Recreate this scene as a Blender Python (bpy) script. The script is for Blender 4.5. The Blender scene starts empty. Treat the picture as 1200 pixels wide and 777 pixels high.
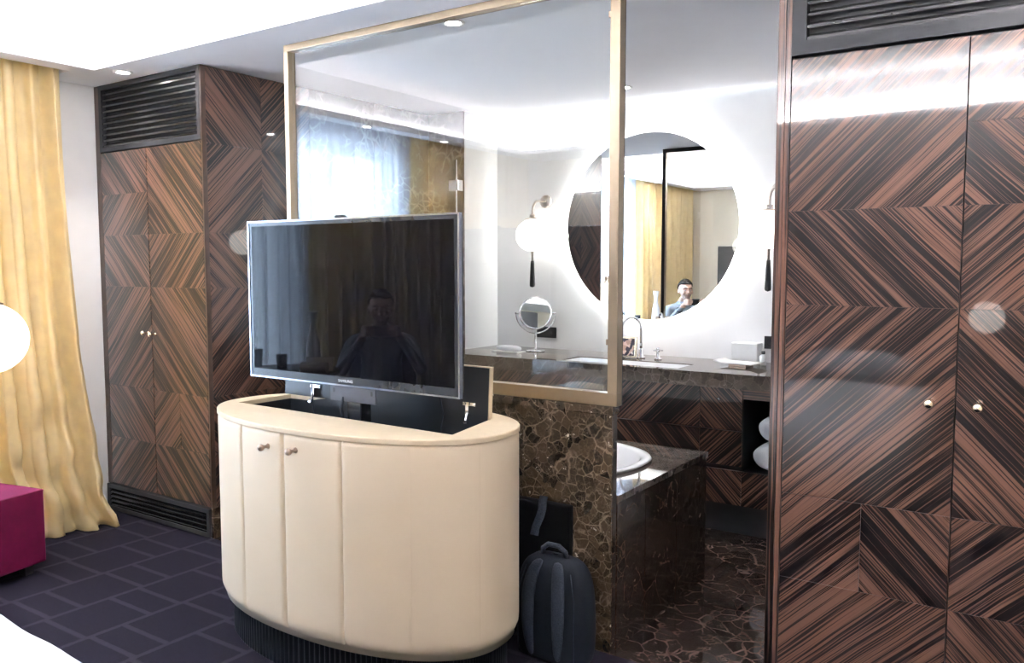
import bpy, bmesh, math, random
from mathutils import Vector, Matrix, Euler, noise as mnoise
random.seed(7)
PI = math.pi
sc = bpy.context.scene
col = sc.collection

# ---------------------------------------------------------------- camera
YAW, PITCH = math.radians(-34.349), math.radians(-4.486)
CAM = Vector((1.363, -2.623, 1.40))
cd = bpy.data.cameras.new('camera'); cam = bpy.data.objects.new('camera', cd); col.objects.link(cam)
cam.location = CAM
cam.rotation_euler = (PI/2 + PITCH, 0, -YAW)
cd.sensor_width = 36.0; cd.lens = 985.06/1200*36.0; cd.clip_start = 0.02
sc.camera = cam

# ---------------------------------------------------------------- world, large lights, exposure
w = bpy.data.worlds.new('world'); sc.world = w; w.use_nodes = True
bg = w.node_tree.nodes['Background']; bg.inputs[0].default_value = (0.62, 0.78, 1.0, 1); bg.inputs[1].default_value = 42.0
sc.view_settings.view_transform = 'Standard'; sc.view_settings.look = 'None'
sc.view_settings.gamma = 1.0; sc.view_settings.use_curve_mapping = False
sc.view_settings.exposure = 0.14
sc.cycles.max_bounces = 10; sc.cycles.diffuse_bounces = 5; sc.cycles.glossy_bounces = 6
sc.cycles.transparent_max_bounces = 24; sc.cycles.transmission_bounces = 8
sc.cycles.sample_clamp_indirect = 30.0
sc.cycles.use_denoising = True
def area(name, loc, rot, sx, sy, power, color, portal=False):
    l = bpy.data.lights.new(name, 'AREA'); l.shape = 'RECTANGLE'; l.size = sx; l.size_y = sy
    l.energy = power; l.color = color
    o = bpy.data.objects.new(name, l); col.objects.link(o); o.location = loc; o.rotation_euler = rot
    if portal: l.cycles.is_portal = True
    return o
WIN = (-2.38, -0.98, 0.35, 2.30)     # window: y0, y1, z0, z1 in the left wall
area('window_daylight_portal', (-3.47, (WIN[0]+WIN[1])/2, (WIN[2]+WIN[3])/2), (0, -PI/2, 0), WIN[3]-WIN[2], WIN[1]-WIN[0], 1, (1, 1, 1), portal=True)
E_COVE, E_SLOT, E_RING, E_GLOBE, E_DOWN, E_SPOT = 350.0, 9.0, 74.0, 4.6, 130.0, 46.0

# ---------------------------------------------------------------- material helpers
class NT:
    def __init__(s, name):
        s.m = bpy.data.materials.new(name); s.m.use_nodes = True
        s.t = s.m.node_tree; s.n = s.t.nodes; s.l = s.t.links
        s.b = s.n['Principled BSDF']; s.out = s.n['Material Output']
    def add(s, typ, **kw):
        nd = s.n.new(typ)
        for k, v in kw.items():
            if k.startswith('i_'):
                key = k[2:]; key = int(key) if key.isdigit() else key.replace('_', ' ')
                if hasattr(v, 'links') or isinstance(v, bpy.types.NodeSocket): s.l.new(v, nd.inputs[key])
                else: nd.inputs[key].default_value = v
            else: setattr(nd, k, v)
        return nd
    def math(s, op, a, b=None, c=None, clamp=False):
        nd = s.n.new('ShaderNodeMath'); nd.operation = op; nd.use_clamp = clamp
        for i, v in enumerate((a, b, c)):
            if v is None: continue
            if isinstance(v, bpy.types.NodeSocket): s.l.new(v, nd.inputs[i])
            else: nd.inputs[i].default_value = v
        return nd.outputs[0]
    def ramp(s, fac, stops, interp='LINEAR'):
        nd = s.n.new('ShaderNodeValToRGB'); nd.color_ramp.interpolation = interp
        e = nd.color_ramp.elements
        while len(e) > 1: e.remove(e[-1])
        e[0].position = stops[0][0]; e[0].color = (*stops[0][1], 1)
        for p, c in stops[1:]:
            x = e.new(p); x.color = (*c, 1)
        s.l.new(fac, nd.inputs[0]); return nd.outputs[0]
    def set(s, **kw):
        for k, v in kw.items():
            key = k.replace('_', ' ')
            if isinstance(v, bpy.types.NodeSocket): s.l.new(v, s.b.inputs[key])
            else: s.b.inputs[key].default_value = v if not (isinstance(v, tuple) and len(v) == 3) else (*v, 1)
        return s
    def bump(s, h, strength=0.2, dist=0.01):
        nd = s.add('ShaderNodeBump', i_Strength=strength, i_Distance=dist); s.l.new(h, nd.inputs['Height'])
        s.l.new(nd.outputs[0], s.b.inputs['Normal']); return nd
    def coord(s, kind='Object'):
        return s.add('ShaderNodeTexCoord').outputs[kind]
    def sep(s, v):
        nd = s.add('ShaderNodeSeparateXYZ'); s.l.new(v, nd.inputs[0]); return nd.outputs
    def comb(s, x, y, z=0.0):
        nd = s.add('ShaderNodeCombineXYZ')
        for i, v in enumerate((x, y, z)):
            if isinstance(v, bpy.types.NodeSocket): s.l.new(v, nd.inputs[i])
            else: nd.inputs[i].default_value = v
        return nd.outputs[0]
    def noise(s, vec, scale, detail=2.0, rough=0.5, dist=0.0):
        nd = s.add('ShaderNodeTexNoise', i_Scale=scale, i_Detail=detail, i_Roughness=rough, i_Distortion=dist)
        if vec is not None: s.l.new(vec, nd.inputs['Vector'])
        return nd.outputs[0]
    def mix(s, fac, a, b, typ='MIX'):
        nd = s.add('ShaderNodeMix', data_type='RGBA', blend_type=typ)
        for i, v in ((0, fac), (6, a), (7, b)):
            if isinstance(v, bpy.types.NodeSocket): s.l.new(v, nd.inputs[i])
            elif isinstance(v, tuple): nd.inputs[i].default_value = (*v, 1) if len(v) == 3 else v
            else: nd.inputs[i].default_value = v
        return nd.outputs[2]

def plain(name, color, rough=0.5, metal=0.0, var=0.06, scale=40.0, bump=0.0, **kw):
    """a simple procedural material: colour with slight noise variation"""
    t = NT(name); n = t.noise(t.coord(), scale, 3.0)
    lo = tuple(max(0, c*(1-var)) for c in color); hi = tuple(min(1, c*(1+var)) for c in color)
    t.set(Base_Color=t.ramp(n, [(0.3, lo), (0.7, hi)]), Roughness=rough, Metallic=metal)
    if bump: t.bump(n, bump, 0.002)
    for k, v in kw.items(): t.set(**{k: v})
    return t.m
def emissive(name, color, strength, base=(0.9, 0.9, 0.9)):
    t = NT(name); t.set(Base_Color=base, Emission_Color=color, Emission_Strength=strength, Roughness=0.3); return t.m

M = {}
M['wall'] = plain('painted_wall', (0.87, 0.87, 0.88), 0.75, scale=9, var=0.015)
M['wall_beige'] = plain('beige_wallpaper', (0.70, 0.63, 0.51), 0.7, scale=60, var=0.05)
M['ceiling'] = plain('ceiling_paint', (0.86, 0.86, 0.90), 0.8, scale=9, var=0.01)
M['grille'] = plain('dark_grille_lacquer', (0.014, 0.014, 0.016), 0.25, scale=20)
M['grille_grey'] = plain('grey_grille_frame', (0.018, 0.019, 0.022), 0.5, scale=20, Specular_IOR_Level=0.25)
M['black'] = plain('matt_black', (0.012, 0.012, 0.014), 0.55)
M['black_lacquer'] = plain('black_lacquer', (0.006, 0.007, 0.010), 0.35)
M['gold'] = plain('champagne_metal', (0.40, 0.32, 0.23), 0.36, 0.9, 0.03, 30)
M['bronze'] = plain('bronze_metal', (0.42, 0.32, 0.25), 0.3, 1.0)
M['knob'] = plain('pale_gold_metal', (0.80, 0.68, 0.52), 0.22, 1.0)
M['nickel'] = plain('brushed_nickel', (0.62, 0.55, 0.50), 0.28, 1.0, 0.12, 90)
M['chrome'] = plain('chrome', (0.85, 0.85, 0.87), 0.07, 1.0, 0.02)
M['silver'] = plain('silver_bezel', (0.55, 0.60, 0.72), 0.18, 1.0, 0.02)
M['porcelain'] = plain('white_porcelain', (0.86, 0.87, 0.89), 0.08, var=0.01)
M['white_plastic'] = plain('white_plastic', (0.82, 0.82, 0.82), 0.35, var=0.02)
M['paper'] = plain('white_paper', (0.82, 0.82, 0.80), 0.7, var=0.02)
M['towel'] = plain('white_terry', (0.84, 0.84, 0.88), 0.95, scale=300, var=0.05, bump=0.6)
M['duvet'] = plain('white_linen', (0.86, 0.86, 0.88), 0.9, scale=6, var=0.02, bump=0.15)
M['socket'] = plain('black_socket', (0.018, 0.02, 0.026), 0.35)
M['cream_edge'] = plain('cream_edge', (0.64, 0.51, 0.345), 0.45, var=0.03)
M['bracket'] = plain('grey_bracket_steel', (0.06, 0.063, 0.075), 0.45, 0.3)
M['tv_frame'] = plain('tv_black_plastic', (0.015, 0.016, 0.02), 0.25)
M['wood_plain'] = plain('dark_stained_wood', (0.05, 0.028, 0.02), 0.3, scale=15, var=0.3)
M['glassware'] = plain('clear_glassware', (0.95, 0.97, 1.0), 0.02, var=0.0, Transmission_Weight=1.0, IOR=1.45)
M['led'] = emissive('led_strip_white', (1.0, 0.965, 0.93), E_COVE)
M['led_slot'] = emissive('slot_led_white', (0.92, 1.0, 0.96), E_SLOT)
M['led_ring'] = emissive('mirror_led_white', (1.0, 0.985, 0.95), E_RING)
M['opal'] = emissive('opal_globe_lit', (1.0, 0.93, 0.86), E_GLOBE)
M['downlight'] = emissive('downlight_lens', (1.0, 0.95, 0.92), E_DOWN)

def marble(name, dark, mid, vein, scale=1.0, rough=0.06, veins=0.7, white=0.0, sparse=0.40):
    """breccia marble: angular cells of varying brown, broken pale veins between them, white flecks"""
    t = NT(name); c = t.coord()
    warp = t.add('ShaderNodeTexNoise', i_Scale=6.0*scale, i_Detail=5.0); t.l.new(c, warp.inputs['Vector'])
    vm = t.add('ShaderNodeVectorMath', operation='MULTIPLY_ADD'); t.l.new(warp.outputs[1], vm.inputs[0]); vm.inputs[1].default_value = (0.10/scale,)*3; t.l.new(c, vm.inputs[2])
    v = vm.outputs[0]
    def vor(sc_, feat): nd = t.add('ShaderNodeTexVoronoi', feature=feat, i_Scale=sc_*scale); t.l.new(v, nd.inputs['Vector']); return nd
    tone = t.math('MULTIPLY_ADD', t.sep(vor(17, 'F1').outputs['Color'])[0], 0.55, t.math('MULTIPLY', t.noise(v, 30*scale, 5, 0.7), 0.55))
    base = t.ramp(tone, [(0.25, dark), (0.80, mid)])
    m1 = t.math('SUBTRACT', 1.0, t.math('MULTIPLY', vor(17, 'DISTANCE_TO_EDGE').outputs[0], 16.0, clamp=True), clamp=True)
    m2 = t.math('SUBTRACT', 1.0, t.math('MULTIPLY', vor(52, 'DISTANCE_TO_EDGE').outputs[0], 7.0, clamp=True), clamp=True)
    m3 = t.math('SUBTRACT', 1.0, t.math('MULTIPLY', vor(4.5, 'DISTANCE_TO_EDGE').outputs[0], 45.0, clamp=True), clamp=True)
    k1 = t.math('MULTIPLY', t.math('SUBTRACT', t.noise(c, 7*scale, 4, 0.6), sparse, clamp=True), 5.0, clamp=True)
    k2 = t.math('MULTIPLY', t.math('SUBTRACT', t.noise(c, 18*scale, 3, 0.6), 0.44, clamp=True), 4.0, clamp=True)
    k3 = t.math('MULTIPLY', t.math('SUBTRACT', t.noise(c, 3*scale, 3, 0.6), sparse+0.06, clamp=True), 9.0, clamp=True)
    f = t.math('ADD', t.math('MULTIPLY', m1, k1), t.math('MULTIPLY', t.math('MULTIPLY', m2, k2), 0.5), clamp=True)
    f = t.math('MULTIPLY', t.math('ADD', f, t.math('MULTIPLY', m3, k3), clamp=True), veins)
    colr = t.mix(f, base, vein)
    if white:
        w1 = t.math('MULTIPLY', t.math('SUBTRACT', t.noise(v, 15*scale, 5, 0.75), 0.645, clamp=True), 18.0, clamp=True)
        colr = t.mix(t.math('MULTIPLY', w1, white), colr, (0.60, 0.53, 0.45))
    t.set(Base_Color=colr, Roughness=rough, Specular_IOR_Level=0.45)
    return t.m
M['marble'] = marble('brown_marble_polished', (0.010, 0.007, 0.005), (0.055, 0.036, 0.022), (0.21, 0.16, 0.115), 1.6, 0.07, 0.70, 1.0)
M['marble_dark'] = marble('dark_brown_marble', (0.010, 0.006, 0.005), (0.036, 0.022, 0.016), (0.13, 0.085, 0.062), 1.3, 0.09, 0.55, 0.25)
M['marble_floor'] = marble('brown_marble_floor', (0.014, 0.009, 0.007), (0.050, 0.032, 0.026), (0.20, 0.14, 0.12), 0.75, 0.06, 0.65)
M['marble_top'] = marble('grey_brown_marble_top', (0.045, 0.035, 0.029), (0.11, 0.086, 0.072), (0.26, 0.21, 0.18), 1.3, 0.04, 0.5, 0.3)
M['marble_wall'] = marble('taupe_marble_wall', (0.045, 0.033, 0.026), (0.085, 0.063, 0.048), (0.62, 0.58, 0.52), 0.30, 0.08, 0.75, 0.0, 0.56)

def make_veneer(name, lo, hi, coat=1.0, rough=0.3):
    t = NT(name); uv = t.sep(t.coord('UV')); s, q = uv[0], uv[1]
    warp = t.math('MULTIPLY', t.math('SUBTRACT', t.noise(t.comb(t.math('MULTIPLY', s, 6.0), t.math('MULTIPLY', q, 2.5)), 1.0, 2.0), 0.5), 0.012)
    sw = t.math('ADD', s, warp)
    n1 = t.noise(t.comb(t.math('MULTIPLY', sw, 84.0), t.math('MULTIPLY', q, 0.7)), 1.0, 1.0)
    n2 = t.noise(t.comb(t.math('MULTIPLY', sw, 215.0), t.math('MULTIPLY', q, 1.6), 3.1), 1.0, 1.5)
    n3 = t.noise(t.comb(t.math('MULTIPLY', sw, 17.0), t.math('MULTIPLY', q, 0.25), 7.7), 1.0, 1.0)
    v = t.math('ADD', t.math('ADD', t.math('MULTIPLY', n1, 0.56), t.math('MULTIPLY', n2, 0.66)), t.math('MULTIPLY', n3, 0.50))
    mid = tuple((a*0.55+b*0.45) for a, b in zip(lo, hi))
    c = t.ramp(v, [(0.835, lo), (0.870, mid), (0.91, hi), (1.03, tuple(h*1.35 for h in hi))])
    t.set(Base_Color=c, Roughness=rough, Coat_Weight=coat, Coat_Roughness=0.035, Coat_IOR=1.6, Specular_IOR_Level=0.35)
    return t.m
M['veneer'] = make_veneer('striped_ebony_veneer', (0.0044, 0.0032, 0.0036), (0.108, 0.055, 0.038))
M['veneer_dark'] = M['veneer']

def make_carpet():
    t = NT('navy_patterned_carpet'); x, y, z = t.sep(t.coord())
    P, X0 = 0.297, -1.395
    fx = t.math('DIVIDE', t.math('SUBTRACT', x, X0), P)
    band = t.math('FLOOR', fx)
    d_line = t.math('MULTIPLY', t.math('ABSOLUTE', t.math('SUBTRACT', fx, t.math('ROUND', fx))), P)
    odd = t.math('ABSOLUTE', t.math('MODULO', band, 2.0))
    off = t.math('ADD', -0.265, t.math('MULTIPLY', odd, 0.15))
    yy = t.math('DIVIDE', t.math('SUBTRACT', y, off), 0.40)
    d_c = t.math('MULTIPLY', t.math('ABSOLUTE', t.math('SUBTRACT', yy, t.math('ROUND', yy))), 0.40)   # distance to pair centre
    d_j = t.math('ABSOLUTE', t.math('SUBTRACT', d_c, 0.066))
    d = t.math('MINIMUM', d_line, d_j)
    wob = t.math('MULTIPLY', t.math('SUBTRACT', t.noise(t.coord(), 90, 2), 0.5), 0.012)
    line = t.math('SUBTRACT', 1.0, t.math('MULTIPLY', t.math('SUBTRACT', t.math('ADD', d, wob), 0.009), 220.0, clamp=True), clamp=True)
    n = t.noise(t.coord(), 420, 2)
    base = t.ramp(n, [(0.3, (0.0038, 0.0030, 0.0062)), (0.7, (0.0090, 0.0074, 0.0140))])
    ln = t.ramp(n, [(0.3, (0.0135, 0.0115, 0.0170)), (0.7, (0.023, 0.0200, 0.0285))])
    t.set(Base_Color=t.mix(line, base, ln), Roughness=0.95, Specular_IOR_Level=0.1)
    t.bump(n, 0.5, 0.004); return t.m
M['carpet'] = make_carpet()

def make_glass(name, tint=(0.97, 0.985, 0.98), f0=0.075):
    t = NT(name); t.n.remove(t.b)
    geo = t.add('ShaderNodeNewGeometry')
    dt = t.add('ShaderNodeVectorMath', operation='DOT_PRODUCT'); t.l.new(geo.outputs['Incoming'], dt.inputs[0]); t.l.new(geo.outputs['Normal'], dt.inputs[1])
    c = t.math('ABSOLUTE', dt.outputs['Value'])
    f = t.math('ADD', f0, t.math('MULTIPLY', t.math('POWER', t.math('SUBTRACT', 1.0, c), 5.0), 1-f0), clamp=True)
    tr = t.add('ShaderNodeBsdfTransparent'); tr.inputs[0].default_value = (*tint, 1)
    gl = t.add('ShaderNodeBsdfGlossy'); gl.inputs['Roughness'].default_value = 0.0; gl.inputs[0].default_value = (1, 1, 1, 1)
    mx = t.add('ShaderNodeMixShader'); t.l.new(f, mx.inputs[0]); t.l.new(tr.outputs[0], mx.inputs[1]); t.l.new(gl.outputs[0], mx.inputs[2])
    t.l.new(mx.outputs[0], t.out.inputs[0]); return t.m
M['glass'] = make_glass('clear_partition_glass')
def make_mirror():
    t = NT('silvered_mirror'); t.set(Base_Color=(0.86, 0.88, 0.88), Metallic=1.0, Roughness=0.0); return t.m
M['mirror'] = make_mirror()
def make_cloth(name, color, transl, transp, gloss=0.0, rough=0.5):
    t = NT(name); n = t.noise(t.coord(), 14, 3)
    c = t.ramp(n, [(0.3, tuple(v*0.92 for v in color)), (0.7, tuple(min(1, v*1.05) for v in color))])
    t.set(Base_Color=c, Roughness=rough, Specular_IOR_Level=gloss)
    tl = t.add('ShaderNodeBsdfTranslucent'); t.l.new(c, tl.inputs[0])
    tp = t.add('ShaderNodeBsdfTransparent')
    m1 = t.add('ShaderNodeMixShader'); m1.inputs[0].default_value = transl
    t.l.new(t.b.outputs[0], m1.inputs[1]); t.l.new(tl.outputs[0], m1.inputs[2])
    m2 = t.add('ShaderNodeMixShader'); m2.inputs[0].default_value = transp
    t.l.new(m1.outputs[0], m2.inputs[1]); t.l.new(tp.outputs[0], m2.inputs[2])
    t.l.new(m2.outputs[0], t.out.inputs[0]); return t.m
M['silk'] = make_cloth('gold_silk_curtain', (0.97, 0.81, 0.49), 0.42, 0.08, 0.7, 0.36)
M['sheer'] = make_cloth('white_sheer_voile', (0.86, 0.88, 0.92), 0.55, 0.38, 0.1, 0.8)
def make_leather():
    t = NT('cream_leather'); c = t.coord()
    n = t.noise(c, 260, 3, 0.6); n2 = t.noise(c, 3, 2)
    t.set(Base_Color=t.ramp(n2, [(0.3, (0.66, 0.53, 0.375)), (0.7, (0.70, 0.57, 0.41))]), Roughness=0.5, Specular_IOR_Level=0.35, Sheen_Weight=0.1)
    t.bump(n, 0.12, 0.002); return t.m
M['leather'] = make_leather()
def make_velvet(name, c0, sheen):
    t = NT(name); n = t.noise(t.coord(), 9, 5, 0.7)
    t.set(Base_Color=t.ramp(n, [(0.3, tuple(v*0.8 for v in c0)), (0.7, tuple(v*1.2 for v in c0))]), Roughness=0.8, Sheen_Weight=0.35, Sheen_Roughness=0.3, Specular_IOR_Level=0.15)
    t.b.inputs['Sheen Tint'].default_value = (*sheen, 1)
    t.bump(t.noise(t.coord(), 300, 2), 0.3, 0.002); return t.m
M['velvet'] = make_velvet('magenta_velvet', (0.075, 0.001, 0.020), (0.95, 0.28, 0.62))
M['nylon'] = plain('dark_navy_nylon', (0.0075, 0.009, 0.013), 0.7, scale=500, var=0.35, bump=0.4, Specular_IOR_Level=0.12)
M['nylon_strap'] = plain('slate_webbing', (0.020, 0.024, 0.033), 0.7, scale=220, var=0.35, bump=0.6, Specular_IOR_Level=0.12)
M['panel_black'] = plain('flat_black', (0.003, 0.003, 0.004), 0.6, scale=400, var=0.3, Specular_IOR_Level=0.12)
def make_screen():
    t = NT('glossy_black_screen'); t.set(Base_Color=(0.003, 0.003, 0.004), Roughness=0.03, Specular_IOR_Level=0.11); return t.m
M['screen'] = make_screen()
M['skin'] = plain('skin', (0.55, 0.33, 0.25), 0.5, scale=25, var=0.08)
M['hair'] = plain('dark_brown_hair', (0.010, 0.007, 0.006), 0.6, scale=200, var=0.5, bump=0.8, Specular_IOR_Level=0.2)
M['iris'] = plain('dark_iris', (0.02, 0.015, 0.012), 0.15)
M['stubble'] = plain('stubbled_skin', (0.30, 0.19, 0.15), 0.6, scale=400, var=0.3)
M['shirt'] = plain('grey_blue_shirt', (0.25, 0.275, 0.32), 0.85, scale=120, var=0.06)
M['trousers'] = plain('dark_trousers', (0.03, 0.035, 0.05), 0.85, scale=120, var=0.2)
M['shoe'] = plain('dark_leather_shoe', (0.02, 0.015, 0.012), 0.4)
M['eye'] = plain('eye_white', (0.6, 0.58, 0.56), 0.2)
M['lips'] = plain('lips', (0.42, 0.18, 0.15), 0.5)
M['chair_fabric'] = plain('charcoal_upholstery', (0.03, 0.03, 0.036), 0.9, scale=200, var=0.3, Specular_IOR_Level=0.15)
M['vase'] = plain('pale_ceramic', (0.70, 0.72, 0.76), 0.25, var=0.03)
M['kraft'] = plain('tan_card', (0.42, 0.34, 0.27), 0.8, scale=60)
def make_print():
    t = NT('mosaic_print'); v = t.add('ShaderNodeTexVoronoi', i_Scale=45.0); t.l.new(t.coord(), v.inputs['Vector'])
    t.set(Base_Color=t.ramp(t.sep(v.outputs['Color'])[0], [(0.0, (0.06, 0.05, 0.07)), (0.4, (0.42, 0.27, 0.22)), (0.6, (0.62, 0.45, 0.38)), (0.9, (0.8, 0.72, 0.68))], 'CONSTANT'), Roughness=0.15); return t.m
M['print'] = make_print()

# ---------------------------------------------------------------- mesh helpers
class MB:
    def __init__(s): s.v = []; s.f = []; s.uv = None
    def box(s, x0, x1, y0, y1, z0, z1):
        i = len(s.v)
        s.v += [(x0,y0,z0),(x1,y0,z0),(x1,y1,z0),(x0,y1,z0),(x0,y0,z1),(x1,y0,z1),(x1,y1,z1),(x0,y1,z1)]
        s.f += [tuple(i+k for k in q) for q in ((0,3,2,1),(4,5,6,7),(0,1,5,4),(1,2,6,5),(2,3,7,6),(3,0,4,7))]
        return s
    def quadstrip(s, rows, closed=False):
        i = len(s.v); n = len(rows[0])
        for r in rows: s.v += [tuple(p) for p in r]
        for a in range(len(rows)-1):
            for b in range(n if closed else n-1):
                c = (b+1) % n
                s.f.append((i+a*n+b, i+a*n+c, i+(a+1)*n+c, i+(a+1)*n+b))
        return s
    def cap(s, ring, flip=False):
        i = len(s.v); s.v += [tuple(p) for p in ring]; f = tuple(range(i, i+len(ring)))
        s.f.append(f[::-1] if flip else f); return s
    def lathe(s, prof, c=(0,0,0), n=24, axis='Z'):
        rows = []
        for r, h in prof:
            ring = []
            for k in range(n):
                a = 2*PI*k/n; x, y = max(r, 1e-5)*math.cos(a), max(r, 1e-5)*math.sin(a)
                p = {'Z': (x, y, h), 'Y': (x, h, -y), 'X': (h, x, y)}[axis]
                ring.append((c[0]+p[0], c[1]+p[1], c[2]+p[2]))
            rows.append(ring)
        return s.quadstrip(rows, True)
    def tube(s, pts, r, n=10, closed=False):
        pts = [Vector(p) for p in pts]; rows = []; up = Vector((0, 0, 1)); N = len(pts)
        ref = None
        for k, p in enumerate(pts):
            a = pts[(k-1) % N] if (closed or k) else pts[0]; b = pts[(k+1) % N] if (closed or k < N-1) else pts[-1]
            t = (b-a).normalized()
            if ref is None: ref = Vector((0,0,1)) if abs(t.z) < 0.9 else Vector((1,0,0))
            u = (ref - t*ref.dot(t)).normalized(); v = t.cross(u); ref = u
            rr = r[k] if isinstance(r, (list, tuple)) else r
            rows.append([p + (u*math.cos(2*PI*j/n) + v*math.sin(2*PI*j/n))*rr for j in range(n)])
        if closed: rows.append(rows[0])
        s.quadstrip(rows, True)
        if not closed: s.cap(rows[0], True); s.cap(rows[-1])
        return s
    def sphere(s, c, r, nu=32, nv=16, sq=(1,1,1)):
        prof = [(r*math.sin(PI*k/nv), -r*math.cos(PI*k/nv)) for k in range(nv+1)]
        rows = []
        for rr, h in prof:
            rows.append([(c[0]+max(rr,1e-5)*math.cos(2*PI*k/nu)*sq[0], c[1]+max(rr,1e-5)*math.sin(2*PI*k/nu)*sq[1], c[2]+h*sq[2]) for k in range(nu)])
        return s.quadstrip(rows, True)
    def extrude(s, poly, axis, a, b):
        """prism from a 2-D polygon; axis 'Y': poly in (x,z); 'X': (y,z); 'Z': (x,y)"""
        def P(p, h): return {'Y': (p[0], h, p[1]), 'X': (h, p[0], p[1]), 'Z': (p[0], p[1], h)}[axis]
        A = [P(p, a) for p in poly]; B = [P(p, b) for p in poly]
        s.quadstrip([A, B], True); s.cap(A, True); s.cap(B); return s
    def build(s, name, mat, parent=None, bevel=0.0, seg=2, smooth=False, loc=None, solid=0.0, subsurf=0):
        me = bpy.data.meshes.new(name); me.from_pydata(s.v, [], s.f); me.validate()
        bm = bmesh.new(); bm.from_mesh(me)
        bmesh.ops.remove_doubles(bm, verts=bm.verts, dist=1e-6)
        bmesh.ops.recalc_face_normals(bm, faces=bm.faces)
        if bevel:
            ed = [e for e in bm.edges if len(e.link_faces) == 2 and e.calc_face_angle(0) > 0.6]
            bmesh.ops.bevel(bm, geom=ed, offset=bevel, segments=seg, affect='EDGES', profile=0.6, clamp_overlap=True)
        if smooth or bevel:
            for f in bm.faces: f.smooth = bool(smooth)
        bm.to_mesh(me); bm.free()
        o = bpy.data.objects.new(name, me); col.objects.link(o)
        if mat is not None: me.materials.append(M[mat] if isinstance(mat, str) else mat)
        if parent is not None: o.parent = parent
        if loc is not None: o.location = loc
        if solid:
            m = o.modifiers.new('thickness', 'SOLIDIFY'); m.thickness = solid; m.offset = 0
        if subsurf:
            m = o.modifiers.new('smooth', 'SUBSURF'); m.levels = m.render_levels = subsurf
        return o
def tag(o, label=None, cat=None, group=None, kind=None):
    if label: o['label'] = label
    if cat: o['category'] = cat
    if group: o['group'] = group
    if kind: o['kind'] = kind
    return o
def thing(name, label, cat, loc=(0,0,0), rz=0.0, group=None):
    o = bpy.data.objects.new(name, None); col.objects.link(o); o.empty_display_size = 0.1
    o.location = loc; o.rotation_euler = (0, 0, rz)
    return tag(o, label, cat, group)
def struct(name, mb, mat, **kw):
    return tag(mb.build(name, mat, **kw), kind='structure')
class Off:
    """wraps MB so that world coordinates land in a parent's local frame (parent unrotated)"""
def loc_mb(mb, o):
    d = o.location; mb.v = [(x-d.x, y-d.y, z-d.z) for x, y, z in mb.v]; return mb
def part(parent, name, mb, mat, local=False, **kw):
    """mesh given in world coordinates (or local) attached to parent"""
    if not local:
        p = parent
        while p is not None:
            loc_mb(mb, p); p = p.parent
    return mb.build(name, mat, parent, **kw)
def B(x0, x1, y0, y1, z0, z1): return MB().box(x0, x1, y0, y1, z0, z1)
def arc(cx, cy, r, a0, a1, n): return [(cx+r*math.cos(a0+(a1-a0)*k/n), cy+r*math.sin(a0+(a1-a0)*k/n)) for k in range(n+1)]

def veneer(parent, face, u0, u1, z0, z1, pos, th, a, b, c, name='veneer_panel', mat='veneer', g=0.0006):
    """a thin veneer board; stripes follow s=a*u+b*z+c (UV), face 'Y' looks to -Y, 'X' looks to +X"""
    u0 += g; u1 -= g; z0 += g; z1 -= g
    mb = MB()
    if face == 'Y': mb.box(u0, u1, pos-th, pos, z0, z1)
    else: mb.box(pos, pos+th, u0, u1, z0, z1)
    wv = list(mb.v); p = parent
    while p is not None: loc_mb(mb, p); p = p.parent
    me = bpy.data.meshes.new(name); me.from_pydata(mb.v, [], mb.f)
    uvl = me.uv_layers.new(name='stripe')
    for lp in me.loops:
        x, y, z = wv[lp.vertex_index]; u = x if face == 'Y' else y
        uvl.data[lp.index].uv = (a*u+b*z+c, b*u-a*z+5)
    me.materials.append(M[mat]); o = bpy.data.objects.new(name, me); col.objects.link(o); o.parent = parent
    return o
def veneer_column(parent, face, u0, u1, pos, th, rows, a, uref, c0=3.0, name='veneer_panel'):
    """rows: list of (ztop, zbot, dir or (split_u, dirL, dirR)); stripes mirrored across each joint"""
    first = rows[0][2]; d0 = first if isinstance(first, str) else first[1]
    b = -a if d0 == '/' else a
    c = c0 - a*uref
    zprev = None; dprev = d0
    for zt, zb, d in rows:
        dm = d if isinstance(d, str) else d[1]
        if zprev is not None and dm != dprev:
            c = c + 2*b*zt; b = -b
        if isinstance(d, str): veneer(parent, face, u0, u1, zb, zt, pos, th, a, b, c, name)
        else:
            us, dl, dr = d
            veneer(parent, face, u0, us, zb, zt, pos, th, a, b, c, name)
            if dr == dl: veneer(parent, face, us, u1, zb, zt, pos, th, a, b, c, name)
            else: veneer(parent, face, us, u1, zb, zt, pos, th, -a, b, c+2*a*us, name)
        zprev = zt; dprev = dm

# ================================================================= STRUCTURE
XL, XR, YB, ZC, YM = -3.25, 2.5, -4.0, 2.39, 2.12     # window wall, right wall, rear wall, ceiling, bathroom back wall
WX = -2.29                                            # right side of the tall wardrobe / bathroom left wall
struct('floor', B(XL-0.2, XR+0.1, YB-0.1, 0.0, -0.1, 0.0), 'carpet')
bf = struct('floor_bathroom', B(WX-1.1, XR+0.1, 0.0, YM+0.1, -0.1, -0.012), 'black')
for x0, x1 in ((-2.43, -1.62), (-1.62, -0.81), (-0.81, 0.0), (0.0, 0.81)):
    for y0, y1 in ((0.0, 0.80), (0.80, 1.60), (1.60, 2.12)):
        part(bf, 'floor_slab', B(max(x0, WX)+0.001, min(x1, 0.62)-0.001, y0+0.001, y1-0.001, -0.012, 0.0), 'marble_floor', bevel=0.001, seg=1)
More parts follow.
